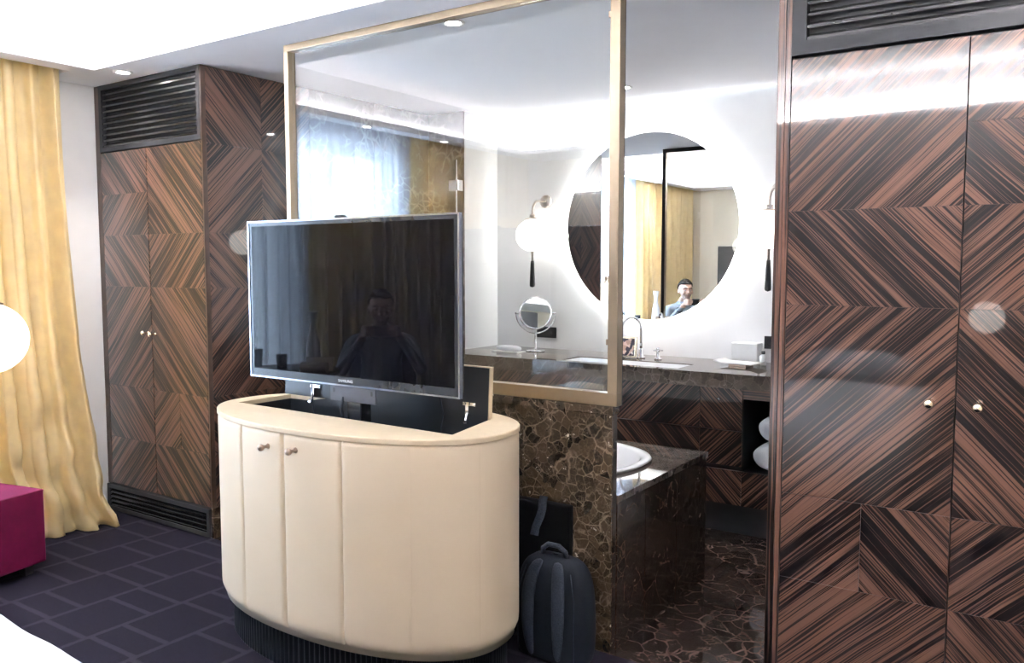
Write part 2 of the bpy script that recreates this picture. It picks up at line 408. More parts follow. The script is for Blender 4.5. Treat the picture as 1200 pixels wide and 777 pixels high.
# window wall with its opening
wy0, wy1, wz0, wz1 = WIN
struct('wall_left', MB().box(XL-0.2, XL, YB-0.1, wy0, 0, 2.9).box(XL-0.2, XL, wy1, 0.75, 0, 2.9).box(XL-0.2, XL, wy0, wy1, 0, wz0).box(XL-0.2, XL, wy0, wy1, wz1, 2.9), 'wall')
struct('wall_rear', B(XL-0.2, XR+0.1, YB-0.1, YB, 0, 2.9), 'wall_beige')
struct('wall_right', B(XR, XR+0.1, YB, 0.7, 0, 2.9), 'wall_beige')
struct('wall_bathroom_back', B(WX-0.1, 0.72, YM, YM+0.1, 0, 2.6), 'wall')
struct('wall_bathroom_right', B(0.62, 0.72, 0.62, YM, 0, 2.6), 'wall')
struct('wall_partition_right', B(0.62, XR+0.1, 0.62, 0.72, 0, 2.6), 'wall')
wl = struct('wall_bathroom_left', B(WX-0.12, WX-0.012, 0.70, YM, 0, 2.6), 'black')
for y0, y1 in ((0.70, 1.22), (1.22, 1.74)):
    part(wl, 'marble_slab', B(WX-0.012, WX, y0+0.0008, y1-0.0008, 0, ZC), 'marble_wall')
ws = struct('wall_stub', B(WX-0.012, -2.0, 1.752, YM, 0, 2.6), 'wall')
part(ws, 'marble_slab', B(WX, -2.001, 1.74, 1.752, 0, ZC), 'marble_wall')
# window
win = thing('window_1', None, None, (XL-0.14, (wy0+wy1)/2, wz0)); win['kind'] = 'structure'
part(win, 'window_frame', MB().box(XL-0.17, XL-0.11, wy0, wy0+0.06, wz0, wz1).box(XL-0.17, XL-0.11, wy1-0.06, wy1, wz0, wz1).box(XL-0.17, XL-0.11, wy0+0.06, wy1-0.06, wz0, wz0+0.06).box(XL-0.17, XL-0.11, wy0+0.06, wy1-0.06, wz1-0.06, wz1).box(XL-0.17, XL-0.11, -1.80, -1.72, wz0+0.06, wz1-0.06), 'white_plastic')
for a, b in ((wy0+0.06, -1.80), (-1.72, wy1-0.06)):
    part(win, 'pane', B(XL-0.145, XL-0.137, a, b, wz0+0.06, wz1-0.06), 'glass')
part(win, 'window_sill', B(XL-0.11, XL+0.04, wy0-0.04, wy1+0.04, wz0-0.03, wz0), 'white_plastic', bevel=0.005)
# bedroom ceiling: dropped soffit with a raised lit recess and a curtain pocket
RX0, RX1, RY0, RY1 = -2.85, 1.95, -3.52, -0.22
c_ = MB()
c_.box(-2.98, RX0, YB, 0.72, ZC, 2.43).box(RX1, XR, YB, 0.62, ZC, 2.43).box(RX0, RX1, YB, RY0, ZC, 2.43).box(RX0, RX1, RY1, 0.03, ZC, 2.43)
c_.box(XL, -2.98, -0.28, 0.72, ZC, 2.50).box(XL, -2.98, YB, -0.28, 2.50, 2.54).box(-2.98, -2.965, YB, 0.72, 2.43, 2.72)
c_.box(RX0, WX, 0.03, 0.75, ZC, 2.43).box(0.62, RX1, 0.03, 0.62, ZC, 2.43)
c_.box(-2.965, 2.1, -3.66, -3.645, 2.43, 2.72).box(-2.965, 2.1, -0.075, -0.06, 2.43, 2.72).box(2.085, 2.1, -3.645, -0.075, 2.43, 2.72)
c_.box(-2.965, 2.1, -3.66, -0.06, 2.70, 2.74)
ceil = struct('ceiling', c_, 'ceiling')
part(ceil, 'led_strip', B(-2.93, -2.91, -3.6, -0.14, 2.431, 2.441), 'led')
part(ceil, 'led_strip', B(2.01, 2.03, -3.6, -0.14, 2.431, 2.441), 'led')
part(ceil, 'led_strip', B(-2.89, 2.0, -3.60, -3.58, 2.431, 2.441), 'led')
part(ceil, 'led_strip', B(-2.89, 2.0, -0.14, -0.12, 2.431, 2.441), 'led')
cb = struct('ceiling_bathroom', MB().box(WX, 0.62, 0.03, 2.085, ZC, 2.43).box(WX, 0.62, 1.99, YM, 2.50, 2.53).box(WX, 0.62, 1.98, 1.99, 2.43, 2.53), 'ceiling')
part(cb, 'led_strip', B(-2.0, 0.6, 2.03, 2.05, 2.432, 2.442), 'led_slot')

def spot(name, loc, power, color, angle=1.5, parent=None):
    l = bpy.data.lights.new(name, 'SPOT'); l.energy = power; l.color = color; l.spot_size = angle; l.spot_blend = 0.8; l.shadow_soft_size = 0.03
    o = bpy.data.objects.new(name, l); col.objects.link(o); o.location = loc; o.parent = parent
def downlight(x, y, label, p=E_SPOT):
    t = thing('downlight', label, 'downlight', (x, y, ZC), group='recessed ceiling downlights')
    MB().lathe([(0.030, 0.002), (0.032, -0.006), (0.045, -0.008), (0.048, -0.003), (0.048, 0.0)], n=28).build('trim_ring', 'white_plastic', t, smooth=True)
    MB().lathe([(0.0, -0.001), (0.030, -0.001)], n=24).build('lens', 'downlight', t)
    spot('downlight_lamp', (0, 0, -0.02), p, (1.0, 0.94, 0.88), parent=t)
downlight(-2.763, -0.118, 'small round recessed downlight in soffit above the wardrobe with louvred top')
downlight(-2.915, -1.70, 'recessed downlight in the soffit strip above the window')
downlight(-2.915, -2.55, 'recessed downlight in window-side soffit nearest the rear wall')
downlight(-0.82, 0.146, 'recessed bathroom downlight just behind the top rail of the glass')
downlight(-0.813, 1.664, 'recessed bathroom downlight above the washbasin beside the brass post')
downlight(1.20, -0.118, 'recessed downlight in soffit in front of the ebony doors at right')

# ---------------------------------------------------------------- wardrobes
def grille(parent, x0, x1, z0, z1, y, n, mat_f, fw, mat_s='grille', depth=0.05):
    g = part(parent, 'louvre_grille', MB().box(x0, x1, y, y+depth, z0, z0+fw).box(x0, x1, y, y+depth, z1-fw, z1).box(x0, x0+fw, y, y+depth, z0+fw, z1-fw).box(x1-fw, x1, y, y+depth, z0+fw, z1-fw), mat_f)
    part(g, 'grille_back', B(x0+fw, x1-fw, y+depth-0.004, y+depth, z0+fw, z1-fw), 'black')
    zz0, zz1 = z0+fw, z1-fw; st = (zz1-zz0)/n
    for k in range(n):
        zc = zz0 + (k+0.5)*st; t = 0.0045; yy0, yy1 = y+0.004, y+depth-0.008; rise = st*0.36
        part(g, 'louvre', MB().extrude([(yy0, zc-rise-t), (yy0, zc-rise+t), (yy1, zc+rise+t), (yy1, zc+rise-t)], 'X', x0+fw+0.001, x1-fw-0.001), mat_s)
    return g
def door_knob(parent, x, z, y=0.0, mat='knob', r=0.013):
    MBk = MB().lathe([(0.0, -0.046), (r*0.55, -0.0445), (r*0.95, -0.040), (r, -0.034), (r*0.85, -0.028), (r*0.45, -0.024), (r*0.38, -0.012), (r*0.7, -0.005), (r*0.8, 0.0), (0.0, 0.0)], (x, y, z), 18, 'Y')
    return part(parent, 'knob', MBk, mat, smooth=True)

ZD = 2.02
# tall wardrobe by the window
wd = thing('wardrobe', 'tall striped ebony wardrobe beside the gold curtain, louvred grille on top', 'wardrobe', (-2.77, 0.0, 0.0), group='striped ebony wardrobes')
part(wd, 'carcass', B(XL+0.002, WX-0.010, 0.026, 0.70, 0.0, ZC-0.002), 'black')
part(wd, 'stile', B(XL+0.002, -3.205, 0.0, 0.026, 0.155, ZC-0.002), 'wood_plain')
part(wd, 'edge_trim', B(WX-0.010, WX, 0.0, 0.026, 0.155, ZC-0.002), 'wood_plain')
grille(wd, -3.205, WX-0.010, 2.026, ZC-0.002, -0.002, 10, 'grille_grey', 0.026)
rowsL = [(ZD, 1.79, '\\'), (1.79, 1.565, '/'), (1.565, 1.285, '\\'), (1.285, 0.73, '/'), (0.73, 0.435, '\\'), (0.435, 0.16, '/')]
rowsR = [(ZD, 1.565, '\\'), (1.565, 1.285, '/'), (1.285, 0.73, '\\'), (0.73, 0.435, (-2.54, '/', '\\')), (0.435, 0.16, '\\')]
d = part(wd, 'door', B(-3.203, -2.7715, 0.006, 0.026, 0.16, ZD), 'wood_plain'); veneer_column(d, 'Y', -3.203, -2.7715, 0.006, 0.006, rowsL, 1, -2.77)
door_knob(d, -2.80, 1.04)
d = part(wd, 'door', B(-2.7685, WX-0.012, 0.006, 0.026, 0.16, ZD), 'wood_plain'); veneer_column(d, 'Y', -2.7685, WX-0.012, 0.006, 0.006, rowsR, -1, -2.77)
door_knob(d, -2.735, 1.035)
sp = part(wd, 'side_panel', B(WX-0.010, WX-0.006, 0.026, 0.70, 0.155, ZC-0.002), 'wood_plain')
rows1 = [(ZC-0.002, 2.01, '\\'), (2.01, 1.565, '/'), (1.565, 1.285, '\\'), (1.285, 0.73, '/'), (0.73, 0.435, '\\'), (0.435, 0.157, '/')]
rows2 = [(z1, z0, '/' if dd == '\\' else '\\') for z1, z0, dd in rows1]
veneer_column(sp, 'X', 0.026, 0.365, WX-0.006, 0.006, rows1, 1, 0.365); veneer_column(sp, 'X', 0.365, 0.70, WX-0.006, 0.006, rows2, -1, 0.365)
part(wd, 'marble_plinth', B(WX-0.010, WX+0.004, 0.0, 0.70, 0.0, 0.155), 'marble')
pl = grille(wd, -3.24, WX-0.010, 0.006, 0.153, -0.014, 4, 'black', 0.022, 'grille', 0.038); pl.name = 'plinth_grille'

# ebony wardrobe at the right
wr = thing('wardrobe', 'glossy striped ebony wardrobe at right with two gold knobs', 'wardrobe', (1.3, 0.0, 0.0), group='striped ebony wardrobes')
part(wr, 'carcass', B(0.560, 2.05, 0.026, 0.615, 0.0, ZC-0.002), 'black')
st = part(wr, 'stile', B(0.558, 0.594, 0.004, 0.026, 0.0, ZC-0.002), 'wood_plain')
veneer(st, 'Y', 0.557, 0.578, 0.0, ZC-0.002, 0.004, 0.006, 1, 0, 2.2); veneer(st, 'Y', 0.578, 0.595, 0.0, ZC-0.002, 0.004, 0.004, 1, 0, 1.4)
sdp = part(wr, 'side_panel', B(0.554, 0.558, 0.0, 0.615, 0.0, ZC-0.002), 'wood_plain')
grille(wr, 0.596, 2.05, 2.03, ZC-0.002, -0.004, 8, 'grille_grey', 0.042, 'grille', 0.06)
ra = [(ZD, 1.565, '/'), (1.565, 1.28, '\\'), (1.28, 0.69, '/'), (0.69, 0.42, (0.834, '/', '\\')), (0.42, 0.06, '/')]
rb = [(ZD, 1.79, '/'), (1.79, 1.565, '\\'), (1.565, 1.28, '/'), (1.28, 0.69, '\\'), (0.69, 0.42, '/'), (0.42, 0.06, '\\')]
rc = [(z1, z0, dd) for z1, z0, dd in ra]; rc[3] = (0.69, 0.42, (1.785, '/', '\\'))
for x0, x1, rows, a, kx in ((0.597, 1.0715, ra, -1, 1.01), (1.0745, 1.547, rb, 1, 1.131), (1.55, 2.048, rc, -1, 1.97)):
    d = part(wr, 'door', B(x0, x1, 0.006, 0.026, 0.06, ZD), 'wood_plain'); veneer_column(d, 'Y', x0, x1, 0.006, 0.006, rows, a, 1.073)
    door_knob(d, kx, 1.012, 0.0, 'knob', 0.0135)
part(wr, 'plinth', B(0.596, 2.05, 0.004, 0.026, 0.0, 0.057), 'black')

# ---------------------------------------------------------------- glass partition on a marble parapet
pw = struct('wall_parapet', B(-1.68, -0.008, 0.008, 0.034, 0, 0.872), 'black')
for x0, x1 in ((-1.68, -1.03), (-1.03, -0.386), (-0.386, 0.0)):
    part(pw, 'marble_slab', B(x0+0.0008, x1-0.0008, 0.0, 0.008, 0.0, 0.872), 'marble', bevel=0.0008, seg=1)
part(pw, 'marble_slab', B(-0.008, 0.0, 0.009, 0.037, 0.0, 0.872), 'marble_dark')
part(pw, 'marble_slab', B(-1.68, -0.008, 0.034, 0.042, 0.0, 0.872), 'marble')
part(pw, 'capping_slab', B(-1.684, 0.004, -0.005, 0.046, 0.873, 0.904), 'marble', bevel=0.002)
gp = thing('glass_partition', 'large clear glass partition in a champagne metal frame above marble', 'partition', (-0.84, 0.02, 0.904))
part(gp, 'bottom_rail', B(-1.680, 0.016, 0.0, 0.04, 0.904, 0.950), 'gold', bevel=0.002)
part(gp, 'top_rail', B(-1.680, 0.016, 0.0, 0.04, ZC-0.03, ZC), 'gold', bevel=0.002)
part(gp, 'post', B(-0.022, 0.016, 0.0, 0.04, 0.950, ZC-0.03), 'gold', bevel=0.002)
part(gp, 'post', B(-1.680, -1.652, 0.0, 0.04, 0.950, ZC-0.03), 'gold', bevel=0.002)
pane = B(-0.815, 0.815, -0.005, 0.005, -0.705, 0.705).build('glass_pane', 'glass', gp); pane.location = (0.003, 0.001, 0.751); pane.rotation_euler = (-0.003, 0, -0.0075)
part(gp, 'inner_trim', MB().box(-1.680, 0.016, 0.04, 0.043, 0.904, 0.950).box(-1.680, 0.016, 0.04, 0.043, ZC-0.03, ZC).box(-0.022, 0.016, 0.04, 0.043, 0.950, ZC-0.03).box(-1.680, -1.652, 0.04, 0.043, 0.950, ZC-0.03), 'black')
for zz in (1.12, 2.25):
    part(gp, 'clamp', B(-0.034, -0.020, 0.010, 0.032, zz, zz+0.02), 'bronze')

# ================================================================= BATHROOM THINGS
bs = thing('bath_surround', 'brown marble bath surround with slab side and wide rim', 'bath surround', (-0.8, 0.47, 0.0))
part(bs, 'core', B(-1.62, -0.012, 0.044, 0.90, 0.0, 0.18), 'black')
for y0, y1 in ((0.044, 0.282), (0.282, 0.582), (0.582, 0.906)):
    part(bs, 'side_slab', B(-0.012, 0.0, y0+0.0008, y1-0.0008, 0.0, 0.549), 'marble_dark', bevel=0.0008, seg=1)
for x0, x1 in ((-1.62, -1.08), (-1.08, -0.54), (-0.54, -0.012)):
    part(bs, 'end_slab', B(x0, x1-0.001, 0.894, 0.906, 0.0, 0.549), 'marble_dark')
part(bs, 'end_slab', B(-1.63, -1.618, 0.044, 0.894, 0.0, 0.549), 'marble_dark')
TX, TY, TA, TB = -0.81, 0.475, 0.69, 0.355
def sup(cx, cy, a, b, n, z, N=64, nb=None):
    out = []
    for k in range(N):
        t = 2*PI*k/N; c, s = math.cos(t), math.sin(t); e = n if (s <= 0 or nb is None) else nb
        out.append((cx+a*math.copysign(abs(c)**(2/e), c), cy+b*math.copysign(abs(s)**(2/e), s), z))
    return out
def ray_rect(cx, cy, t, x0, x1, y0, y1):
    c, s = math.cos(t), math.sin(t); k = 1e9
    if c > 1e-9: k = min(k, (x1-cx)/c)
    if c < -1e-9: k = min(k, (x0-cx)/c)
    if s > 1e-9: k = min(k, (y1-cy)/s)
    if s < -1e-9: k = min(k, (y0-cy)/s)
    return cx+k*c, cy+k*s
def slab_with_hole(inner, rect, z0, z1):
    x0, x1, y0, y1 = rect; cx = sum(p[0] for p in inner)/len(inner); cy = sum(p[1] for p in inner)/len(inner)
    ang = [math.atan2(p[1]-cy, p[0]-cx) for p in inner]
    outer = [ray_rect(cx, cy, a, x0, x1, y0, y1) for a in ang]
    for cxr, cyr in ((x0,y0),(x1,y0),(x1,y1),(x0,y1)):
        k = min(range(len(outer)), key=lambda i: (outer[i][0]-cxr)**2+(outer[i][1]-cyr)**2); outer[k] = (cxr, cyr)
    I1 = [(p[0], p[1], z1) for p in inner]; I0 = [(p[0], p[1], z0) for p in inner]
    O1 = [(p[0], p[1], z1) for p in outer]; O0 = [(p[0], p[1], z0) for p in outer]
    return MB().quadstrip([I0, I1, O1, O0, I0], True)
part(bs, 'deck', slab_with_hole(sup(TX, TY, TA, TB, 2.6, 0, 72), (-1.63, 0.004, 0.044, 0.912), 0.549, 0.574), 'marble_top')
tub = thing('bathtub', 'white oval bathtub set into the marble surround', 'bathtub', (TX, TY, 0.2))
prof = [(1.005, 0.576), (1.02, 0.583), (1.01, 0.590), (0.97, 0.590), (0.945, 0.580), (0.93, 0.52), (0.89, 0.36), (0.82, 0.25), (0.70, 0.215), (0.4, 0.205), (0.02, 0.204)]
part(tub, 'basin', MB().quadstrip([sup(TX, TY, TA*s, TB*s if s > 0.9 else TB*s*0.97, 2.6, z, 72) for s, z in prof], True), 'porcelain', smooth=True)
part(tub, 'drain', MB().lathe([(0.0, 0.208), (0.03, 0.208), (0.032, 0.204)], (TX+0.35, TY, 0.0), 20), 'chrome', smooth=True)

# vanity, counter, basin
va = thing('vanity_cabinet', 'striped ebony vanity cabinet under the marble counter, with open towel niche', 'cabinet', (-0.7, 1.8, 0.0))
VY = 1.536
body = MB().box(-1.99, -1.20, VY, 2.11, 0.17, 0.773).box(-1.20, -0.39, VY, 2.11, 0.17, 0.735).box(-0.39, -0.052, VY, 2.11, 0.17, 0.773).box(-0.052, 0.48, VY, 2.11, 0.17, 0.352).box(-0.052, 0.48, VY, 2.11, 0.722, 0.773).box(0.48, 0.61, VY, 2.11, 0.17, 0.773).box(-0.052, 0.48, 2.0, 2.11, 0.352, 0.722)
part(va, 'carcass', body, 'black_lacquer')
part(va, 'plinth', B(-1.99, 0.61, 1.60, 2.11, 0.0, 0.17), 'black')
cols = [(-1.99, -1.42), (-1.42, -0.85), (-0.85, -0.279)]
for k, (x0, x1) in enumerate(cols):
    for z1, z0 in ((0.772, 0.558), (0.554, 0.172)):
        dr = part(va, 'drawer', B(x0+0.001, x1-0.001, VY-0.010, VY, z0, z1), 'wood_plain')
        a = -1 if k % 2 == 0 else 1
        rows = [(z1, z0, '/' if k % 2 == 0 else '/')] if z0 > 0.5 else [(z1, 0.372, '\\'), (0.372, z0, '/' if k % 2 else '\\')]
        veneer_column(dr, 'Y', x0+0.001, x1-0.001, VY-0.010, 0.006, rows, a, -0.279, 2.0 if z0 > 0.5 else 2.0+2*0.556)
dr = part(va, 'drawer', B(-0.278, -0.054, VY-0.010, VY, 0.558, 0.772), 'wood_plain'); veneer_column(dr, 'Y', -0.278, -0.054, VY-0.010, 0.006, [(0.772, 0.558, '\\')], 1, -0.279, 2.0)
part(dr, 'knob', MB().lathe([(0, -0.022), (0.007, -0.021), (0.008, -0.016), (0.004, -0.010), (0.004, 0.0), (0, 0.0)], (-0.174, VY-0.016, 0.716), 14, 'Y'), 'chrome', smooth=True)
dr = part(va, 'drawer', B(-0.278, -0.054, VY-0.010, VY, 0.374, 0.554), 'wood_plain'); veneer_column(dr, 'Y', -0.278, -0.054, VY-0.010, 0.006, [(0.554, 0.374, '/')], -1, -0.279, 2.0)
dr = part(va, 'drawer', B(-0.278, 0.61, VY-0.010, VY, 0.172, 0.350), 'wood_plain')
veneer_column(dr, 'Y', -0.278, -0.052, VY-0.010, 0.006, [(0.350, 0.172, '\\')], 1, -0.052, 2.0); veneer_column(dr, 'Y', -0.052, 0.61, VY-0.010, 0.006, [(0.350, 0.172, '/')], -1, -0.052, 2.0)
nt = part(va, 'niche_trim', B(-0.052, 0.61, VY-0.012, VY, 0.724, 0.772), 'wood_plain'); veneer(nt, 'Y', -0.052, 0.61, 0.724, 0.772, VY-0.010, 0.004, 0, 1, 1.3)
SX0, SX1, SY0, SY1 = -1.16, -0.43, 1.575, 1.80
ct = thing('counter_top', 'long brown marble counter slab along the bathroom back wall', 'counter', (-0.7, 1.8, 0.774))
part(ct, 'slab', MB().box(-1.998, SX0, 1.51, 2.118, 0.774, 0.85).box(SX1, 0.615, 1.51, 2.118, 0.774, 0.85).box(SX0, SX1, 1.51, SY0, 0.774, 0.85).box(SX0, SX1, SY1, 2.118, 0.774, 0.85), 'marble_top')
sk = thing('washbasin', 'white rectangular undermount basin sunk in the marble counter', 'basin', (-0.795, 1.69, 0.66))
e = 0.004
part(sk, 'bowl', MB().quadstrip([[(SX0+e, SY0+e, 0.846), (SX1-e, SY0+e, 0.846), (SX1-e, SY1-e, 0.846), (SX0+e, SY1-e, 0.846)],
    [(SX0+e+0.008, SY0+e+0.008, 0.846), (SX1-e-0.008, SY0+e+0.008, 0.846), (SX1-e-0.008, SY1-e-0.008, 0.846), (SX0+e+0.008, SY1-e-0.008, 0.846)],
    [(SX0+0.03, SY0+0.03, 0.75), (SX1-0.03, SY0+0.03, 0.75), (SX1-0.03, SY1-0.03, 0.75), (SX0+0.03, SY1-0.03, 0.75)],
    [(-0.80, 1.685, 0.745), (-0.79, 1.685, 0.745), (-0.79, 1.69, 0.745), (-0.80, 1.69, 0.745)]], True), 'porcelain')
part(sk, 'drain', MB().lathe([(0, 0.752), (0.022, 0.752), (0.024, 0.748)], (-0.795, 1.69, 0), 18), 'chrome', smooth=True)

# tap set: tall swan-neck spout and two cross handles
fx, fy = -0.815, 1.925
fc = thing('tap', 'tall chrome swan-neck tap behind the basin', 'tap', (fx, fy, 0.85))
pts = [(0, 0, 0.02), (0, 0, 0.10), (0, 0, 0.17)] + [(0, -0.065+0.065*math.cos(a), 0.17+0.075*math.sin(a)) for a in [PI*k/12 for k in range(1, 13)]] + [(0, -0.13, 0.13), (0, -0.13, 0.10)]
pts = [(p[1]*0.55, p[1]*0.85, p[2]) for p in pts]
MB().tube(pts, 0.0085, 12).build('spout', 'chrome', fc, smooth=True)
MB().lathe([(0.0, 0.0), (0.026, 0.0), (0.026, 0.008), (0.018, 0.014), (0.015, 0.05), (0.010, 0.06), (0.0, 0.06)], n=20).build('base', 'chrome', fc, smooth=True)
for k, dx in enumerate((-0.118, 0.118)):
    h = MB().lathe([(0.0, 0.0), (0.022, 0.0), (0.022, 0.007), (0.013, 0.012), (0.010, 0.05), (0.013, 0.06), (0.010, 0.07), (0.0, 0.072)], n=18).build('handle', 'chrome', fc, smooth=True); h.location = (dx, -0.015, 0); h.rotation_euler = (0, 0, 0.5)
    MB().tube([(-0.028, 0, 0.055), (0.028, 0, 0.055)], 0.0045, 8).tube([(0, -0.028, 0.055), (0, 0.028, 0.055)], 0.0045, 8).build('cross', 'chrome', h, smooth=True)

# gold framed mosaic square leaning before the tap
fr = thing('framed_square', 'small gold-rimmed square with mosaic print leaning at the tap', 'picture frame', (-0.888, 1.875, 0.853), 0.25)
fr.rotation_euler = (-0.16, 0.0, 0.25)
s2 = 0.062
MB().box(-s2, s2, -0.010, 0.010, 0, 0.012).box(-s2, s2, -0.010, 0.010, 0.112, 0.124).box(-s2, -s2+0.012, -0.010, 0.010, 0.012, 0.112).box(s2-0.012, s2, -0.010, 0.010, 0.012, 0.112).build('rim', 'knob', fr, bevel=0.002)
B(-s2+0.012, s2-0.012, -0.004, 0.006, 0.012, 0.112).build('panel', 'print', fr)

# make-up mirror with a rolled white flannel in front
mk = thing('makeup_mirror', 'round chrome make-up mirror on a stand at the counter end', 'mirror', (-1.545, 1.90, 0.85), 0.55)
MB().lathe([(0.0, 0.0), (0.060, 0.0), (0.060, 0.008), (0.02, 0.014), (0.008, 0.02), (0.0065, 0.10), (0.0065, 0.118), (0, 0.118)], n=28).build('stand', 'chrome', mk, smooth=True)
MB().tube([(0.125*math.cos(a), 0.0, 0.246+0.128*math.sin(a)) for a in [PI+PI*k/20 for k in range(21)]], 0.0045, 8).build('yoke', 'chrome', mk, smooth=True)
for sx in (-1, 1): MB().tube([(sx*0.132, 0, 0.246), (sx*0.104, 0, 0.246)], 0.006, 8).build('pivot', 'chrome', mk, smooth=True)
hd = MB().lathe([(0.0, 0.012), (0.098, 0.012), (0.106, 0.006), (0.107, -0.004), (0.100, -0.010), (0.094, -0.008)], (0, 0, 0), 40, 'Y').build('rim', 'chrome', mk, smooth=True); hd.location = (0, 0, 0.246); hd.rotation_euler = (-0.12, 0, 0)
gl = MB().lathe([(0.0, -0.0075), (0.094, -0.0075)], (0, 0, 0), 40, 'Y').build('mirror_glass', 'mirror', mk); gl.location = (0, 0, 0.246); gl.rotation_euler = (-0.12, 0, 0)
fl_ = thing('flannel', 'rolled white flannel lying before the make-up mirror', 'towel', (-1.675, 1.785, 0.862), 0.0)
rows = []
for k in range(13):
    x = -0.085+0.17*k/12; q = 0.024*(1-0.35*abs(k-6)**3/216)*(1+0.05*math.sin(k*2.1))
    rows.append([(x, 1.35*q*math.cos(2*PI*j/16), q*0.80*math.sin(2*PI*j/16)+0.011) for j in range(16)])
MB().quadstrip(rows, True).cap(rows[0], True).cap(rows[-1]).build('roll', 'towel', fl_, smooth=True)
MB().box(-0.10, 0.10, -0.05, 0.05, -0.012, -0.006).build('tray', 'white_plastic', fl_, bevel=0.002)

# toiletries on the right of the counter
tb = tag(B(-0.075, 0.075, -0.05, 0.05, 0, 0.115).build('tissue_box', 'white_plastic', bevel=0.006), 'plain white box standing against the bathroom wall', 'box'); tb.location = (-0.215, 2.05, 0.85)
ty = thing('toiletry_tray', 'low white tray with upturned edge right of the white box', 'tray', (-0.19, 1.88, 0.85), -0.1)
MB().box(-0.05, 0.05, -0.05, 0.05, 0.0, 0.014).build('foot', 'bronze', ty, bevel=0.002)
MB().extrude([(-0.13, 0.026), (-0.09, 0.015), (0.09, 0.015), (0.13, 0.026), (0.13, 0.031), (0.088, 0.020), (-0.088, 0.020), (-0.13, 0.031)], 'Y', -0.07, 0.07).build('plate', 'white_plastic', ty)
bt = thing('lotion_bottle', 'tiny white lotion bottle with dark cap standing on the counter', 'bottle', (-0.098, 1.975, 0.85))
MB().lathe([(0.0, 0.0), (0.017, 0.0), (0.018, 0.004), (0.018, 0.048), (0.012, 0.058), (0.008, 0.062), (0.0, 0.062)], n=20).build('body', 'white_plastic', bt, smooth=True)
MB().lathe([(0.009, 0.062), (0.010, 0.064), (0.010, 0.078), (0.0, 0.080)], n=18).build('cap', 'black', bt, smooth=True)

# towels in the niche
def towel(z, h, x0, label):
    t = thing('towel', label, 'towel', (x0+0.16, 1.72, z), group='folded towels in the vanity niche')
    rows = []
    N = 14
    for k in range(N+1):
        y = -0.17+0.34*k/N; q = 1-0.10*(abs(k-N/2)/(N/2))**4
        ring = []
        for j in range(28):
            a = 2*PI*j/28; c, s = math.cos(a), math.sin(a)
            ring.append((0.16*q*math.copysign(abs(c)**0.75, c)*(1+0.02*math.sin(3*a+k)), y+0.012*math.sin(2*a), h/2+h/2*q*math.copysign(abs(s)**0.9, s)*(1+0.04*math.sin(5*a+k*0.7))*0.985))
        rows.append(ring)
    MB().quadstrip(rows, True).cap(rows[0], True).cap(rows[-1]).build('fold', 'towel', t, smooth=True, subsurf=1)
towel(0.353, 0.145, -0.022, 'lower folded white towel in the vanity niche')
towel(0.497, 0.150, 0.004, 'upper folded white towel stacked in the vanity niche')

# round back-lit mirror
MX, MZ, MR = -0.85, 1.635, 0.565
rm = thing('round_mirror', 'large round frameless mirror with glowing back light', 'mirror', (MX, YM, MZ))
MB().lathe([(0.0, -0.042), (MR, -0.042), (MR, -0.036), (0.0, -0.036)], n=96, axis='Y').build('mirror_glass', 'mirror', rm)
MB().lathe([(0.0, -0.036), (MR-0.07, -0.036), (MR-0.07, -0.002), (0.0, -0.002)], n=64, axis='Y').build('backing', 'white_plastic', rm)
MB().tube([((MR-0.060)*math.cos(2*PI*k/72), -0.020, (MR-0.060)*math.sin(2*PI*k/72)) for k in range(72)], 0.006, 8, True).build('led_ring', 'led_ring', rm, smooth=True)

def sconce(loc, label, rz=0.0):
    t = thing('wall_lamp', label, 'wall lamp', loc, rz, group='globe wall lamps')
    MB().lathe([(0.0, -0.014), (0.036, -0.013), (0.043, -0.008), (0.043, 0.0)], n=32, axis='Y').build('wall_plate', 'nickel', t, smooth=True)
    p = [(0, -0.01, 0), (0, -0.05, 0)] + [(0, -0.09-0.075*math.sin(a), -0.075+0.075*math.cos(a)) for a in [PI/2*k/8 for k in range(9)]] + [(0, -0.165, -0.10)]
    MB().tube(p, 0.0075, 12).build('arm', 'nickel', t, smooth=True)
    MB().lathe([(0.0, -0.090), (0.018, -0.092), (0.020, -0.108), (0.016, -0.112), (0.048, -0.118), (0.050, -0.124), (0.0, -0.124)], (0, -0.165, 0), 28).build('cap', 'nickel', t, smooth=True)
    MB().sphere((0, -0.165, -0.226), 0.107, 40, 24, (1, 1, 0.96)).build('globe', 'opal', t, smooth=True)
    MB().lathe([(0.0, -0.325), (0.016, -0.327), (0.008, -0.333), (0.0075, -0.39), (0.0, -0.39)], (0, -0.165, 0), 16).build('rod', 'nickel', t, smooth=True)
    MB().lathe([(0.0, -0.388), (0.011, -0.39), (0.014, -0.44), (0.018, -0.545), (0.016, -0.555), (0.0, -0.562)], (0, -0.165, 0), 16).build('tassel', 'black', t, smooth=True)
sconce((-1.606, YM, 1.82), 'opal globe wall lamp with dark tassel between white wall corner and round mirror')
sconce((-0.075, YM, 1.82), 'opal globe wall lamp with dark tassel partly hidden behind the ebony doors')
def outlet(x, z, w, label):
    t = thing('socket', label, 'socket', (x, YM, z))
    B(-w/2, w/2, -0.009, 0, -0.036, 0.036).build('plate', 'socket', t, bevel=0.002)
    n = 2 if w > 0.12 else 1
    for k in range(n):
        cx = (k-(n-1)/2)*0.07
        MB().lathe([(0.024, -0.0095), (0.022, -0.011), (0.020, -0.0095), (0.019, -0.004), (0.0, -0.004)], (cx, 0, 0), 20, 'Y').build('outlet', 'black', t, smooth=True)
outlet(-1.596, 0.957, 0.150, 'black double socket on the wall beside the make-up mirror')
outlet(-0.065, 0.965, 0.145, 'black socket on the wall by the ebony doors')
